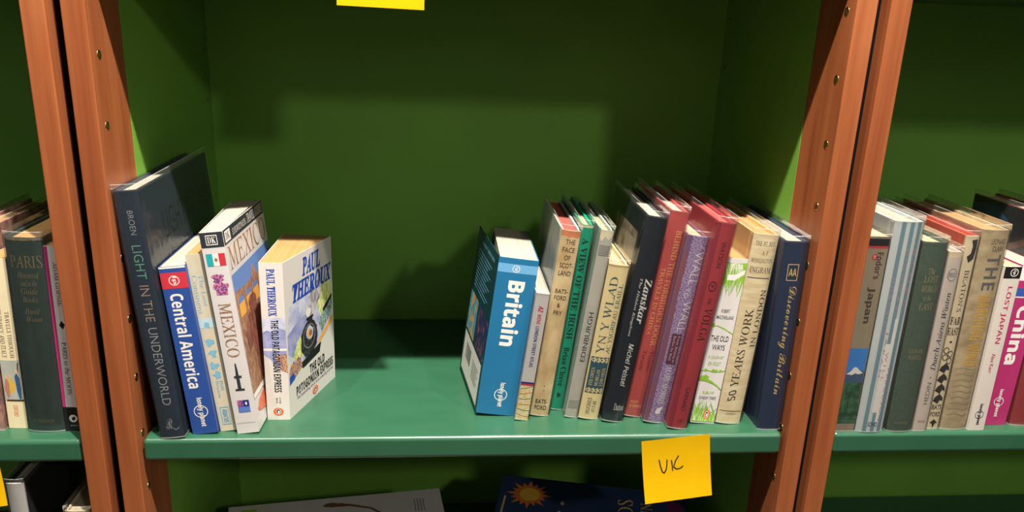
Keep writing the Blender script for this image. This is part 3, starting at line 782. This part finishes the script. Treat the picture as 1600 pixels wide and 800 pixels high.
CRIM = P('crimson_cover', (168, 54, 64), 0.38, 0.07, (25, 25, 25))
CRIMD = P('dusky_crimson', (140, 38, 50), 0.4, 0.06, (25, 25, 25))
DKRED = P('dark_red_print', (58, 16, 22), 0.5)
f = Face()
f.rect(CRIMD, 0, 0, 0.20, 1)
f.text(DKRED, 'WATSON', 0.44, 0.085, 0.70, 0.205, 'down', 'sans', -0.002).ring(DKRED, 0.52, 0.292, 0.22, 0.024, 0.2).text(DKRED, 'V', 0.42, 0.28, 0.62, 0.303, 'down', 'script')
f.text(DKRED, 'THE', 0.46, 0.345, 0.64, 0.378, 'down', 'roman').text(DKRED, 'VOLGA', 0.40, 0.395, 0.84, 0.555, 'down', 'roman')
f.text(DKRED, 'GARRARD', 0.46, 0.785, 0.70, 0.905, 'down', 'sans', -0.005).text(DKRED, 'US', 0.44, 0.95, 0.66, 0.965, 'h', 'sans')
book('hardback_book', 'crimson hardback with dark red lettering and a bare crimson back cover', 0.218, 0.0135, 0.0202, 0.2415, 0.175, 7.1,
     cover=CRIM, pages=PAGES_RED, spine_face=f, sleeve=True)

f = Face()
for k in range(2):
    f.poly(GREENP, [(0.1, 0.02), (0.5, 0.03), (0.98, 0.02), (0.98, 0.10), (0.8, 0.14), (0.5, 0.13), (0.25, 0.15), (0.1, 0.10)]) if k == 0 else None
f.blades(GREENP, 40, 0.1, 0.98, 0.10, 0.13, 0.06, 5, up=False, lean=0.3).blades(WHITE, 26, 0.1, 0.95, 0.03, 0.13, 0.025, 6, up=False, lean=0.3)
f.poly(WHITE, [(0.3, 0.095), (0.6, 0.09), (0.95, 0.06), (0.95, 0.085), (0.6, 0.125), (0.3, 0.125)])
f.text(BLACK, 'ROBERT', 0.34, 0.295, 0.68, 0.315, 'h', 'sans', 0.004).text(BLACK, 'MACFARLANE', 0.20, 0.332, 0.88, 0.354, 'h', 'sans', 0.004)
f.stroke(GREENP, [(0.0, 0.40), (0.3, 0.395), (0.6, 0.41), (1, 0.44)], 0.006, 7).ell(GREENP, 0.12, 0.392, 0.08, 0.014, 12, 0.2, 3)
f.text(BLACK, 'THE OLD', 0.14, 0.453, 0.86, 0.487, 'h', 'sans', 0.004).text(BLACK, 'WAYS', 0.26, 0.507, 0.78, 0.54, 'h', 'sans', 0.004)
f.text(GREENP, 'A JOURNEY', 0.18, 0.575, 0.84, 0.597, 'h', 'sans').text(GREENP, 'ON FOOT', 0.24, 0.613, 0.76, 0.635, 'h', 'sans')
f.stroke(GREENP, [(0, 0.672), (0.3, 0.668), (0.6, 0.675), (1, 0.665)], 0.005, 7)
for a in (0.2, 0.5, 0.62, 0.8): f.ell(GREENP, a, 0.666, 0.06, 0.009, 12, 0.2, int(a * 10))
f.stroke(GREENP, [(0, 0.722), (0.3, 0.726), (0.55, 0.74), (0.8, 0.76), (1, 0.785)], [0.02, 0.018, 0.012, 0.008, 0.005], 7).ell(GREENP, 0.22, 0.712, 0.16, 0.018, 14, 0.2, 8)
f.text(GREENP, "'SUBLIME'", 0.24, 0.795, 0.74, 0.812, 'h', 'sans').text(BLACK, 'SUNDAY TIMES', 0.14, 0.828, 0.86, 0.847, 'h', 'sansit')
f.blades(GREENP, 34, 0.02, 0.98, 0.955, 0.12, 0.07, 11, lean=0.35).rect(GREENP, 0.02, 0.945, 0.98, 0.99).blades(WHITE, 18, 0.05, 0.95, 0.985, 0.07, 0.02, 12, lean=0.2)
f.ell(ORANGE, 0.60, 0.943, 0.13, 0.03).ell(WHITE, 0.60, 0.943, 0.08, 0.023).ell(BLACK, 0.60, 0.943, 0.055, 0.019).ell(WHITE, 0.61, 0.946, 0.03, 0.012)
book('paperback_book', 'white paperback with green grass printed at the head and foot of its spine', 0.2475, 0.0245, 0.028, 0.198, 0.128, 4.5,
     hard=False, cover=WHITEC, pages=PAGES_TAN, spine_face=f)

LINEN = P('crinkled_cream_jacket', (246, 230, 192), 0.5, rgb2=(228, 204, 158), scale=(40, 40, 160), sharp=(0.35, 0.7), bump=0.25)
f = Face()
for s, a0, a1, b in (('THE RT. REV.', 0.12, 0.92, 0.035), ('A. F.', 0.42, 0.72, 0.08), ('WINNINGTON-', 0.08, 0.96, 0.12), ('INGRAM', 0.10, 0.92, 0.162)):
    f.text(DKBR, s, a0, b, a1, b + (0.022 if s != 'INGRAM' else 0.03), 'h', 'roman')
f.rect(DKBR, 0.06, 0.215, 0.94, 0.219)
f.text(DKBR, '50 YEARS WORK', 0.26, 0.375, 0.58, 0.875, 'up', 'roman').text(DKBR, 'IN LONDON', 0.72, 0.275, 0.94, 0.575, 'up', 'roman')
f.rect(DKBR, 0.06, 0.928, 0.94, 0.931).text(DKBR, 'LONGMANS', 0.3, 0.94, 0.72, 0.949, 'h', 'roman')
book('hardback_book', 'cream hardback in a crinkled paper jacket reading 50 years work', 0.2775, 0.0255, 0.0282, 0.2255, 0.155, 4.0,
     cover=P('tan_board', (222, 178, 120), 0.5, 0.05, (30, 30, 30)), spine=LINEN, pages=PAGES_TAN, spine_face=f, sleeve=True)

ROYAL = P('deep_navy_cover', (34, 50, 80), 0.33, 0.06, (20, 20, 20), 0.5)
f = Face()
for q in ((0.24, 0.112, 0.70, 0.116), (0.24, 0.192, 0.70, 0.196), (0.24, 0.112, 0.27, 0.196), (0.67, 0.112, 0.70, 0.196)): f.rect(GOLD, *q)
f.text(GOLD, 'AA', 0.31, 0.135, 0.63, 0.172, 'h', 'bold', 0.0)
f.text(GOLD, 'Discovering Britain', 0.30, 0.225, 0.76, 0.80, 'down', 'script', -0.004)
book('hardback_book', 'deep navy hardback with gold script, last of the row against the right wooden upright', 0.3215, 0.0118, 0.0262, 0.2225, 0.165, 0.2,
     cover=ROYAL, pages=PAGES_WHITE, spine_face=f, sleeve=True)

# ------------------------------------------------------------------ right bookcase shelf
TAUPE = P('taupe_cover', (150, 136, 114), 0.45, 0.05, (30, 30, 30))
UMB = P('umber_print', (78, 62, 48), 0.5)
f = Face()
f.rect(BLACK, 0, 0.01, 1, 0.045).rect(REDP, 0, 0.045, 1, 0.056)
f.ell(REDP, 0.45, 0.098, 0.13, 0.015).text(WHITE, 'see it', 0.39, 0.09, 0.52, 0.106, 'down', 'sans')
f.text(UMB, "Fodor's", 0.54, 0.075, 0.84, 0.205, 'down', 'bold', 0.004).text(UMB, 'Japan', 0.36, 0.245, 0.76, 0.425, 'down', 'bold', 0.012)
f.rect(P('sky_photo_print', (62, 130, 200), 0.4, 0.12, (10, 10, 30)), 0.04, 0.555, 0.98, 0.72)
f.poly(P('far_hills_print', (70, 88, 120), 0.5), [(0.04, 0.70), (0.2, 0.675), (0.5, 0.655), (0.8, 0.668), (0.98, 0.675), (0.98, 0.75), (0.04, 0.75)])
f.poly(WHITE, [(0.12, 0.69), (0.3, 0.675), (0.46, 0.652), (0.58, 0.654), (0.72, 0.668), (0.92, 0.683), (0.7, 0.69), (0.55, 0.685), (0.4, 0.694)])
f.rect(P('tea_field_print', (64, 108, 74), 0.5, rgb2=(36, 70, 48), scale=(120, 120, 120), sharp=(0.4, 0.6)), 0.04, 0.735, 0.98, 0.955)
for k in range(3): f.ell(MATS['tea_field_print'], 0.15 + 0.33 * k, 0.87 + 0.01 * k, 0.2, 0.06)
book('paperback_book', 'taupe paperback guide with Mount Fuji photograph, beside the right bookcase upright', 0.4085, 0.0050, 0.0240, 0.2305, 0.13, 0.2,
     hard=False, cover=TAUPE, pages=PAGES, spine_face=f, sleeve=True, sleeve_up=0.003)

ICE = P('ice_blue_cover', (198, 204, 202), 0.4, 0.05, (20, 20, 20))
STEEL = P('steel_blue_stripe', (116, 144, 154), 0.45)
ROSE = P('rose_print', (190, 132, 148), 0.5)
f = Face()
for a in (0.22, 0.50, 0.76): f.rect(STEEL, a, 0, a + 0.14, 1)
f.rect(WHITE, 0.45, 0.56, 0.62, 0.90).rect(WHITE, 0.62, 0.44, 0.74, 0.95)
for s, a, b0, b1 in (('H O K K A I D O', 0.25, 0.25, 0.52), ('H I G H W A Y', 0.53, 0.12, 0.40), ('B L U E S', 0.79, 0.12, 0.38), ('J A P A N', 0.38, 0.50, 0.72), ('W I L L', 0.52, 0.60, 0.74), ('F E R G U S O N', 0.70, 0.68, 0.94)):
    f.text(ROSE, s, a, b0, a + 0.10, b1, 'down', 'sans')
f.text(NAVY, 'SOHO', 0.38, 0.948, 0.72, 0.97, 'h', 'sans')
book('hardback_book', 'pale blue and white striped hardback with rose letters, next to the Fuji guide', 0.4340, 0.0055, 0.0325, 0.2475, 0.150, 0.3,
     cover=ICE, pages=PAGES_WHITE, spine_face=f, sleeve=True)

MOSS = P('moss_green_cloth', (74, 90, 76), 0.55, 0.1, (300, 300, 300))
FGOLD = P('faded_gold_print', (150, 140, 96), 0.5)
f = Face()
for s, a0, a1, b in (('The', 0.38, 0.66, 0.125), ('LOST', 0.28, 0.86, 0.165), ('WORLD', 0.24, 0.88, 0.215), ('of the', 0.38, 0.72, 0.265), ('EAST', 0.28, 0.84, 0.305)):
    f.text(FGOLD, s, a0, b, a1, b + 0.034, 'h', 'roman')
f.text(FGOLD, 'STEWART', 0.24, 0.545, 0.84, 0.567, 'h', 'roman').text(FGOLD, 'WAVELL', 0.26, 0.577, 0.82, 0.60, 'h', 'roman')
f.text(FGOLD, 'SOUVENIR', 0.22, 0.945, 0.80, 0.955, 'h', 'roman')
book('hardback_book', 'moss green cloth hardback with faded gold lettering in the right bookcase', 0.4720, 0.0055, 0.0285, 0.2255, 0.145, -0.3,
     cover=MOSS, pages=PAGES, spine_face=f, sleeve=True)

CLAY = P('pinkish_grey_cover', (204, 190, 178), 0.5, 0.05, (60, 60, 40))
f = Face()
f.rect(P('clay_headband', (222, 202, 170), 0.6), 0, 0, 1, 0.03).ring(GREYP, 0.5, 0.12, 0.34, 0.034, 0.12).text(GREYP, 'BROCK', 0.26, 0.108, 0.74, 0.132, 'h', 'bold')
f.text(CHAR, 'Durch Asiens Wüsten', 0.30, 0.215, 0.72, 0.645, 'up', 'serifit', 0.004).ell(CHAR, 0.5, 0.685, 0.05, 0.004, 10)
f.text(CHAR, 'HEDIN', 0.36, 0.715, 0.66, 0.84, 'up', 'sans', -0.014).text(GREYP, 'BROCK', 0.25, 0.935, 0.78, 0.947, 'h', 'sans')
book('hardback_book', 'slim pinkish grey hardback with italic lettering reading upwards beside the moss green one', 0.5035, 0.0050, 0.0152, 0.2150, 0.14, -0.3,
     cover=CLAY, pages=PAGES, spine_face=f, sleeve=True)

SAND = P('sand_jacket', (222, 204, 170), 0.5, 0.05, (60, 60, 40))
DKINK = P('dark_ink_print', (50, 48, 50), 0.5)
f = Face()
f.poly(DKINK, [(0.45, 0.02), (0.9, 0.015), (0.95, 0.06), (0.85, 0.11), (0.5, 0.13), (0.3, 0.10), (0.55, 0.085), (0.6, 0.05)])
f.text(DKINK, "BEATON'S", 0.40, 0.165, 0.76, 0.375, 'down', 'roman').text(DKINK, 'FAR', 0.14, 0.40, 0.92, 0.44, 'h', 'serif', 0.005).text(DKINK, 'EAST', 0.10, 0.455, 0.95, 0.495, 'h', 'serif', 0.005)
f.ell(DKINK, 0.5, 0.53, 0.1, 0.006, 8)
for k in range(4):
    f.ring(DKINK, 0.32 + 0.36 * (k % 2), 0.575 + 0.018 * k, 0.22, 0.018, 0.25, 8)
for k in range(4):
    b = 0.66 + 0.055 * k
    f.poly(DKINK, [(0.2, b), (0.5, b - 0.02), (0.8, b), (0.9, b + 0.02), (0.62, b + 0.015), (0.5, b + 0.035), (0.38, b + 0.015), (0.1, b + 0.02)])
f.text(DKINK, 'BATS', 0.14, 0.865, 0.90, 0.892, 'h', 'sans', 0.01).text(DKINK, 'FORD', 0.14, 0.905, 0.90, 0.93, 'h', 'sans', 0.01)
f.poly(DKINK, [(0.2, 0.965), (0.5, 0.945), (0.8, 0.965), (0.62, 0.97), (0.5, 0.995), (0.38, 0.97)])
book('hardback_book', 'narrow sand coloured hardback decorated with black ink drawings, red boards showing at its top', 0.5220, 0.0100, 0.0150, 0.2315, 0.165, -0.2,
     cover=P('brick_red_board', (196, 84, 62), 0.5), spine=SAND, pages=PAGES_RED, spine_face=f, sleeve=True)

OAT = P('worn_oat_jacket', (196, 176, 140), 0.55, rgb2=(160, 140, 108), scale=(50, 50, 80), sharp=(0.35, 0.7), bump=0.3)
AMBER = P('amber_print', (212, 164, 66), 0.5)
f = Face()
f.text(DKBR, 'LEONARD', 0.36, 0.04, 0.90, 0.065, 'h', 'sans', -0.005).text(DKBR, 'CLARK', 0.44, 0.075, 0.88, 0.098, 'h', 'sans', -0.005)
f.text(P('slate_grey_print', (104, 100, 96), 0.5), 'THE', 0.34, 0.115, 0.84, 0.285, 'down', 'bold', -0.004)
f.text(AMBER, 'MARCHING WIND', 0.32, 0.31, 0.82, 0.665, 'down', 'bold', -0.002)
for k in range(9): f.stroke(P('oat_shade', (168, 152, 120), 0.55), [(0.12, 0.68 + 0.03 * k), (0.4, 0.672 + 0.03 * k), (0.7, 0.684 + 0.03 * k), (0.92, 0.676 + 0.03 * k)], 0.006, 8)
book('hardback_book', 'thick worn oat coloured hardback with grey and amber capitals in a clear sleeve', 0.5395, 0.0096, 0.0305, 0.2388, 0.150, -0.3,
     cover=OAT, pages=PAGES_TAN, spine_face=f, sleeve=True)

CHALK = P('chalk_white_cover', (198, 190, 180), 0.45)
CHER = P('cherry_print', (176, 40, 84), 0.5)
f = Face()
f.rect(BLACK, 0, 0, 1, 0.068).ring(WHITE, 0.6, 0.034, 0.24, 0.023, 0.16).text(WHITE, 'lp', 0.5, 0.022, 0.7, 0.047, 'down', 'bold')
f.text(CHER, 'LOST JAPAN', 0.34, 0.115, 0.70, 0.455, 'down', 'bold', -0.008).text(CHER, 'Alex Kerr', 0.40, 0.515, 0.64, 0.635, 'down', 'sans', 0.004)
globe_logo(f, BLACK, 0.5, 0.90, 0.26, 0.0195 / 0.199, b0=0.83, b1=0.965, wa=0.13)
book('paperback_book', 'chalk white slim paperback with cherry red lettering and black top band', 0.5710, 0.0050, 0.0193, 0.1990, 0.128, -0.2,
     hard=False, cover=CHALK, pages=PAGES, spine_face=f)

MAG = P('magenta_cover', (168, 48, 102), 0.4, 0.05, (20, 20, 20))
f = Face()
f.rect(WHITE, 0, 0.0, 1, 0.09).rect(MAG, 0, 0.10, 1, 0.135).rect(P('cobalt_band', (56, 84, 156), 0.4), 0, 0.135, 1, 0.185).rect(WHITE, 0, 0.185, 1, 0.192)
f.text(WHITE, 'China', 0.24, 0.24, 0.80, 0.605, 'down', 'bold', 0.024)
globe_logo(f, WHITE, 0.46, 0.845, 0.20, 0.0295 / 0.2, b0=0.765, b1=0.945, wa=0.10)
book('paperback_book', 'magenta paperback guide with bold white China lettering', 0.5960, 0.0165, 0.0295, 0.1965, 0.128, 1.0,
     hard=False, cover=MAG, pages=PAGES_WHITE, spine_face=f)

REDB = P('brick_red_cloth', (156, 56, 58), 0.5, 0.08, (60, 60, 60))
MOUNT = P('dark_mountain_photo', (22, 24, 28), 0.35, rgb2=(54, 58, 66), scale=(20, 20, 30), sharp=(0.45, 0.8))
bf = Face()
bf.rect(MOUNT, 0, 0, 1, 0.34).poly(P('blue_peak_print', (44, 78, 110), 0.4), [(0.0, 0.04), (0.3, 0.02), (0.55, 0.10), (0.3, 0.15), (0.0, 0.13)])
bf.stroke(P('rust_ridge_print', (96, 66, 56), 0.4), [(0.9, 0.10), (0.7, 0.15), (0.45, 0.22)], 0.03, 1.7).rect(REDP, 0, 0.34, 1, 0.36)
book('hardback_book', 'tall hardback with a dark mountain photograph and red spine, at the right edge', 0.6310, 0.0171, 0.0300, 0.2480, 0.138, -0.6,
     cover=REDB, pages=PAGES, back_face=bf, sleeve=True)

# ------------------------------------------------------------------ left bookcase shelf
f = Face()
f.text(DKBR, 'BELLET FRANCE AND ITALY', 0.16, 0.22, 0.42, 0.57, 'down', 'roman').text(DKBR, 'TRAVELS THROUGH', 0.58, 0.30, 0.80, 0.57, 'down', 'roman')
f.rect(P('soldier_scene_ground', (168, 172, 160), 0.5, 0.1, (60, 60, 60)), 0.0, 0.585, 1, 0.83)
f.ell(P('yellow_coat_print', (206, 170, 70), 0.5), 0.42, 0.74, 0.2, 0.05, 14, 0.2, 2).ell(P('rose_coat_print', (176, 120, 104), 0.5), 0.2, 0.75, 0.14, 0.06, 14, 0.25, 3)
f.poly(P('blue_coat_print', (50, 84, 120), 0.5), [(0.66, 0.68), (0.78, 0.66), (0.9, 0.69), (0.92, 0.76), (0.88, 0.82), (0.78, 0.82), (0.7, 0.77)]).stroke(DKBR, [(0.84, 0.66), (0.9, 0.60)], 0.006, 9)
for a, b in ((0.22, 0.685), (0.42, 0.68), (0.78, 0.65)): f.ell(P('face_print', (210, 168, 140), 0.5), a, b, 0.07, 0.014, 12)
f.rect(DKBR, 0.1, 0.822, 1, 0.832).text(P('faded_orange_print', (226, 150, 100), 0.5), 'OXFORD', 0.38, 0.855, 0.62, 0.925, 'down', 'sans')
book('paperback_book', 'cream paperback with a small picture of costumed figures, beside the dark green Paris volume', -0.4918, 0.0264, 0.0188, 0.1890, 0.125, 1.4,
     hard=False, cover=P('cream_paper_cover', (224, 210, 172), 0.5, 0.04, (50, 50, 50)), pages=PAGES_TAN, spine_face=f)

GREENK = P('blackish_green_cloth', (44, 62, 58), 0.5, 0.12, (120, 120, 60))
DULLG = P('tarnished_gold_print', (122, 108, 76), 0.5)
f = Face()
f.text(DULLG, 'PARIS', 0.10, 0.085, 0.92, 0.145, 'h', 'roman')
for s, a0, a1, b in (('Historical', 0.26, 0.80, 0.165), ('and in the', 0.32, 0.74, 0.205), ('Guide', 0.30, 0.74, 0.245), ('Books', 0.32, 0.72, 0.285), ('Basil', 0.34, 0.72, 0.345), ('Woon', 0.36, 0.76, 0.385)):
    f.text(DULLG, s, a0, b, a1, b + 0.03, 'h', 'serifit')
f.text(DULLG, 'SCRIBNER', 0.16, 0.93, 0.76, 0.95, 'h', 'roman')
f.poly(P('rubbed_cloth_edge', (128, 112, 88), 0.7, 0.2, (200, 200, 200)), [(0, 0), (1, 0), (1, 0.012), (0.8, 0.006), (0.5, 0.016), (0.3, 0.008), (0.1, 0.014), (0, 0.006)])
book('hardback_book', 'thick blackish green cloth hardback with tarnished lettering in the left bookcase', -0.4683, 0.0212, 0.0362, 0.2125, 0.14, 1.4,
     cover=GREENK, pages=PAGES_TAN, spine_face=f, sleeve=True)

f = Face()
f.rect(MAG, 0, 0, 0.22, 0.86).rect(BLACK, 0, 0.86, 1, 1)
f.text(BLACK, 'ADAM GOPNIK', 0.46, 0.08, 0.70, 0.31, 'down', 'roman').poly(BLACK, [(0.55, 0.385), (0.75, 0.405), (0.6, 0.43), (0.4, 0.41)])
f.text(BLACK, 'PARIS to the MOON', 0.40, 0.50, 0.72, 0.79, 'down', 'roman')
f.ell(WHITE, 0.58, 0.925, 0.26, 0.0215).ell(BLACK, 0.6, 0.925, 0.11, 0.012, 8, 0.2, 2).rect(GREYP, 0.34, 0.962, 0.82, 0.968)
book('paperback_book', 'white paperback with a magenta edge and black foot against the left bookcase upright', -0.4312, 0.0187, 0.0158, 0.2045, 0.13, 1.2,
     hard=False, cover=WHITEC, pages=PAGES_TAN, spine_face=f)

book('hardback_book', 'patterned pinkish hardback cut by the left edge of the photo', -0.5180, 0.0230, 0.0235, 0.2150, 0.15, 1.4,
     cover=P('rose_marbled_cover', (196, 150, 134), 0.5, rgb2=(150, 104, 108), scale=(120, 120, 80), sharp=(0.4, 0.6)), pages=PAGES_TAN, sleeve=True)

# ------------------------------------------------------------------ lowest shelves
f = Face()
f.rect(P('bottle_green_print', (20, 96, 84), 0.5), 0.36, 0.14, 0.82, 0.30).ell(GREYP, 0.16, 0.19, 0.13, 0.03, 14, 0.3, 4)
book('hardback_book', 'white spined black hardback with a green square on the lowest left shelf', -0.4945, 0.009, 0.0175, 0.2665, 0.16, 0.0, z=LOZ,
     cover=P('matt_black_cover', (34, 32, 32), 0.4), spine=WHITEC, pages=PAGES_WHITE, spine_face=f, sleeve=True)
book('hardback_book', 'plain beige hardback in a clear sleeve on the lowest left shelf by the upright', -0.4400, 0.010, 0.0260, 0.2310, 0.14, 0.0, z=LOZ,
     cover=P('beige_cover', (196, 178, 150), 0.5, 0.05, (50, 50, 50)), pages=PAGES, sleeve=True)

# picture books lying flat on two piles in the shade below the middle shelf
PALE = P('pale_grey_picture_cover', (204, 200, 194), 0.5, 0.05, (12, 12, 12))
STEM = P('brown_stem_print', (120, 84, 54), 0.5)
NIGHT = P('night_blue_cover', (42, 60, 96), 0.45, 0.12, (16, 16, 16))
SUN = P('sun_orange_print', (214, 120, 44), 0.5, 0.1, (120, 120, 120))
def flat_book(label, cx, cy, z, w, dd, th, yaw, cover, face=None, name='picture_book'):
    # lies on its back cover: local x along its height, so the head of the page points to the left
    root = tag(empty(name, (cx, cy, z), (0, 0, math.radians(yaw))), label, 'book', 'picture books lying in piles')
    for nm, z0, z1, fc in (('back_cover', 0, 0.0025, None), ('front_cover', th - 0.0025, th, face)):
        mb = MB(); mb.box(0, w, -dd, 0, z0, z1, cover)
        if fc: fc.emit(mb, lambda a, b, o: (a * w, -b * dd, th + o))
        mb.build(nm, root)
    mb = MB(); mb.box(0.003, w - 0.003, -dd + 0.001, -0.004, 0.0026, th - 0.0026, PAGES_WHITE); mb.build('page_block', root)
    mb = MB(); mb.box(0, w, -dd - 0.0022, -dd, 0, th, cover); mb.build('spine', root)
    return root
f = Face()
f.stroke(STEM, [(0.47, 0.10), (0.56, 0.12), (0.66, 0.19), (0.74, 0.34), (0.78, 0.6)], [0.06, 0.03, 0.02, 0.02, 0.02], 0.8).ell(STEM, 0.48, 0.10, 0.045, 0.03, 16, 0.2, 2)
for k in range(4): f.rect(GREYP, 0.865 + 0.014 * k, 0.12, 0.87 + 0.014 * k, 0.29)
f.rect(P('lime_label_print', (150, 190, 70), 0.5), 0.06, 0.06, 0.13, 0.14).ell(ORANGE, 0.2, 0.2, 0.03, 0.04, 10)
def pile(items):
    z = LOZ + 0.0002
    for (label, cx, cy, w, dd, th, yaw, cover, face) in items:
        flat_book(label, cx, cy, z, w, dd, th, yaw, cover, face)
        z += th + 0.0003
pile([('broad brown volume at the bottom of the left pile under the middle shelf', -0.318, 0.170, 0.27, 0.165, 0.044, 6, P('brown_cloth', (110, 84, 62), 0.6), None),
      ('olive volume in the middle of the left pile under the middle shelf', -0.315, 0.166, 0.27, 0.160, 0.040, 6, P('olive_cloth', (96, 98, 62), 0.6), None),
      ('pale grey picture book with a brown stem drawing on top of the left pile', -0.317, 0.171, 0.282, 0.165, 0.034, 7.5, PALE, f)])
f = Face()
pts = []
for k in range(32):
    rr = 1.0 if k % 2 == 0 else 0.58
    if k % 4 == 2: rr = 0.82
    t = 2 * math.pi * k / 32
    pts.append((0.16 + 0.125 * rr * math.cos(t), 0.23 + 0.19 * rr * math.sin(t)))
f.items.append((SUN, pts + [(0.16, 0.23)], [(k, (k + 1) % 32, 32) for k in range(32)]))
f.ell(P('sun_yellow_print', (226, 176, 70), 0.5), 0.165, 0.23, 0.055, 0.085).stroke(GOLD, [(0.035, 0.28), (0.03, 0.9)], 0.012, 0.8)
f.ell(P('gull_cream_print', (222, 206, 150), 0.5), 0.33, 0.50, 0.025, 0.10, 16, 0.2, 3).ell(MATS['gull_cream_print'], 0.345, 0.30, 0.01, 0.025, 10)
f.text(GOLD, 'ISLANDS', 0.64, 0.16, 0.72, 0.90, 'up', 'roman').text(GOLD, 'IN THE SUN', 0.76, 0.18, 0.82, 0.92, 'up', 'roman')
f.rect(P('plum_print', (96, 34, 74), 0.5), 0.90, 0.12, 0.98, 0.9)
pile([('dark red volume at the bottom of the right pile under the middle shelf', 0.058, 0.185, 0.25, 0.165, 0.045, -11, P('dark_red_cloth', (96, 40, 40), 0.6), None),
      ('ribbed grey volume in the middle of the right pile under the middle shelf', 0.049, 0.185, 0.255, 0.165, 0.045, -10, P('grey_cloth', (92, 92, 88), 0.6), None),
      ('night blue picture book with an orange sun on top of the right pile', 0.0545, 0.213, 0.252, 0.175, 0.045, -12.5, NIGHT, f)])
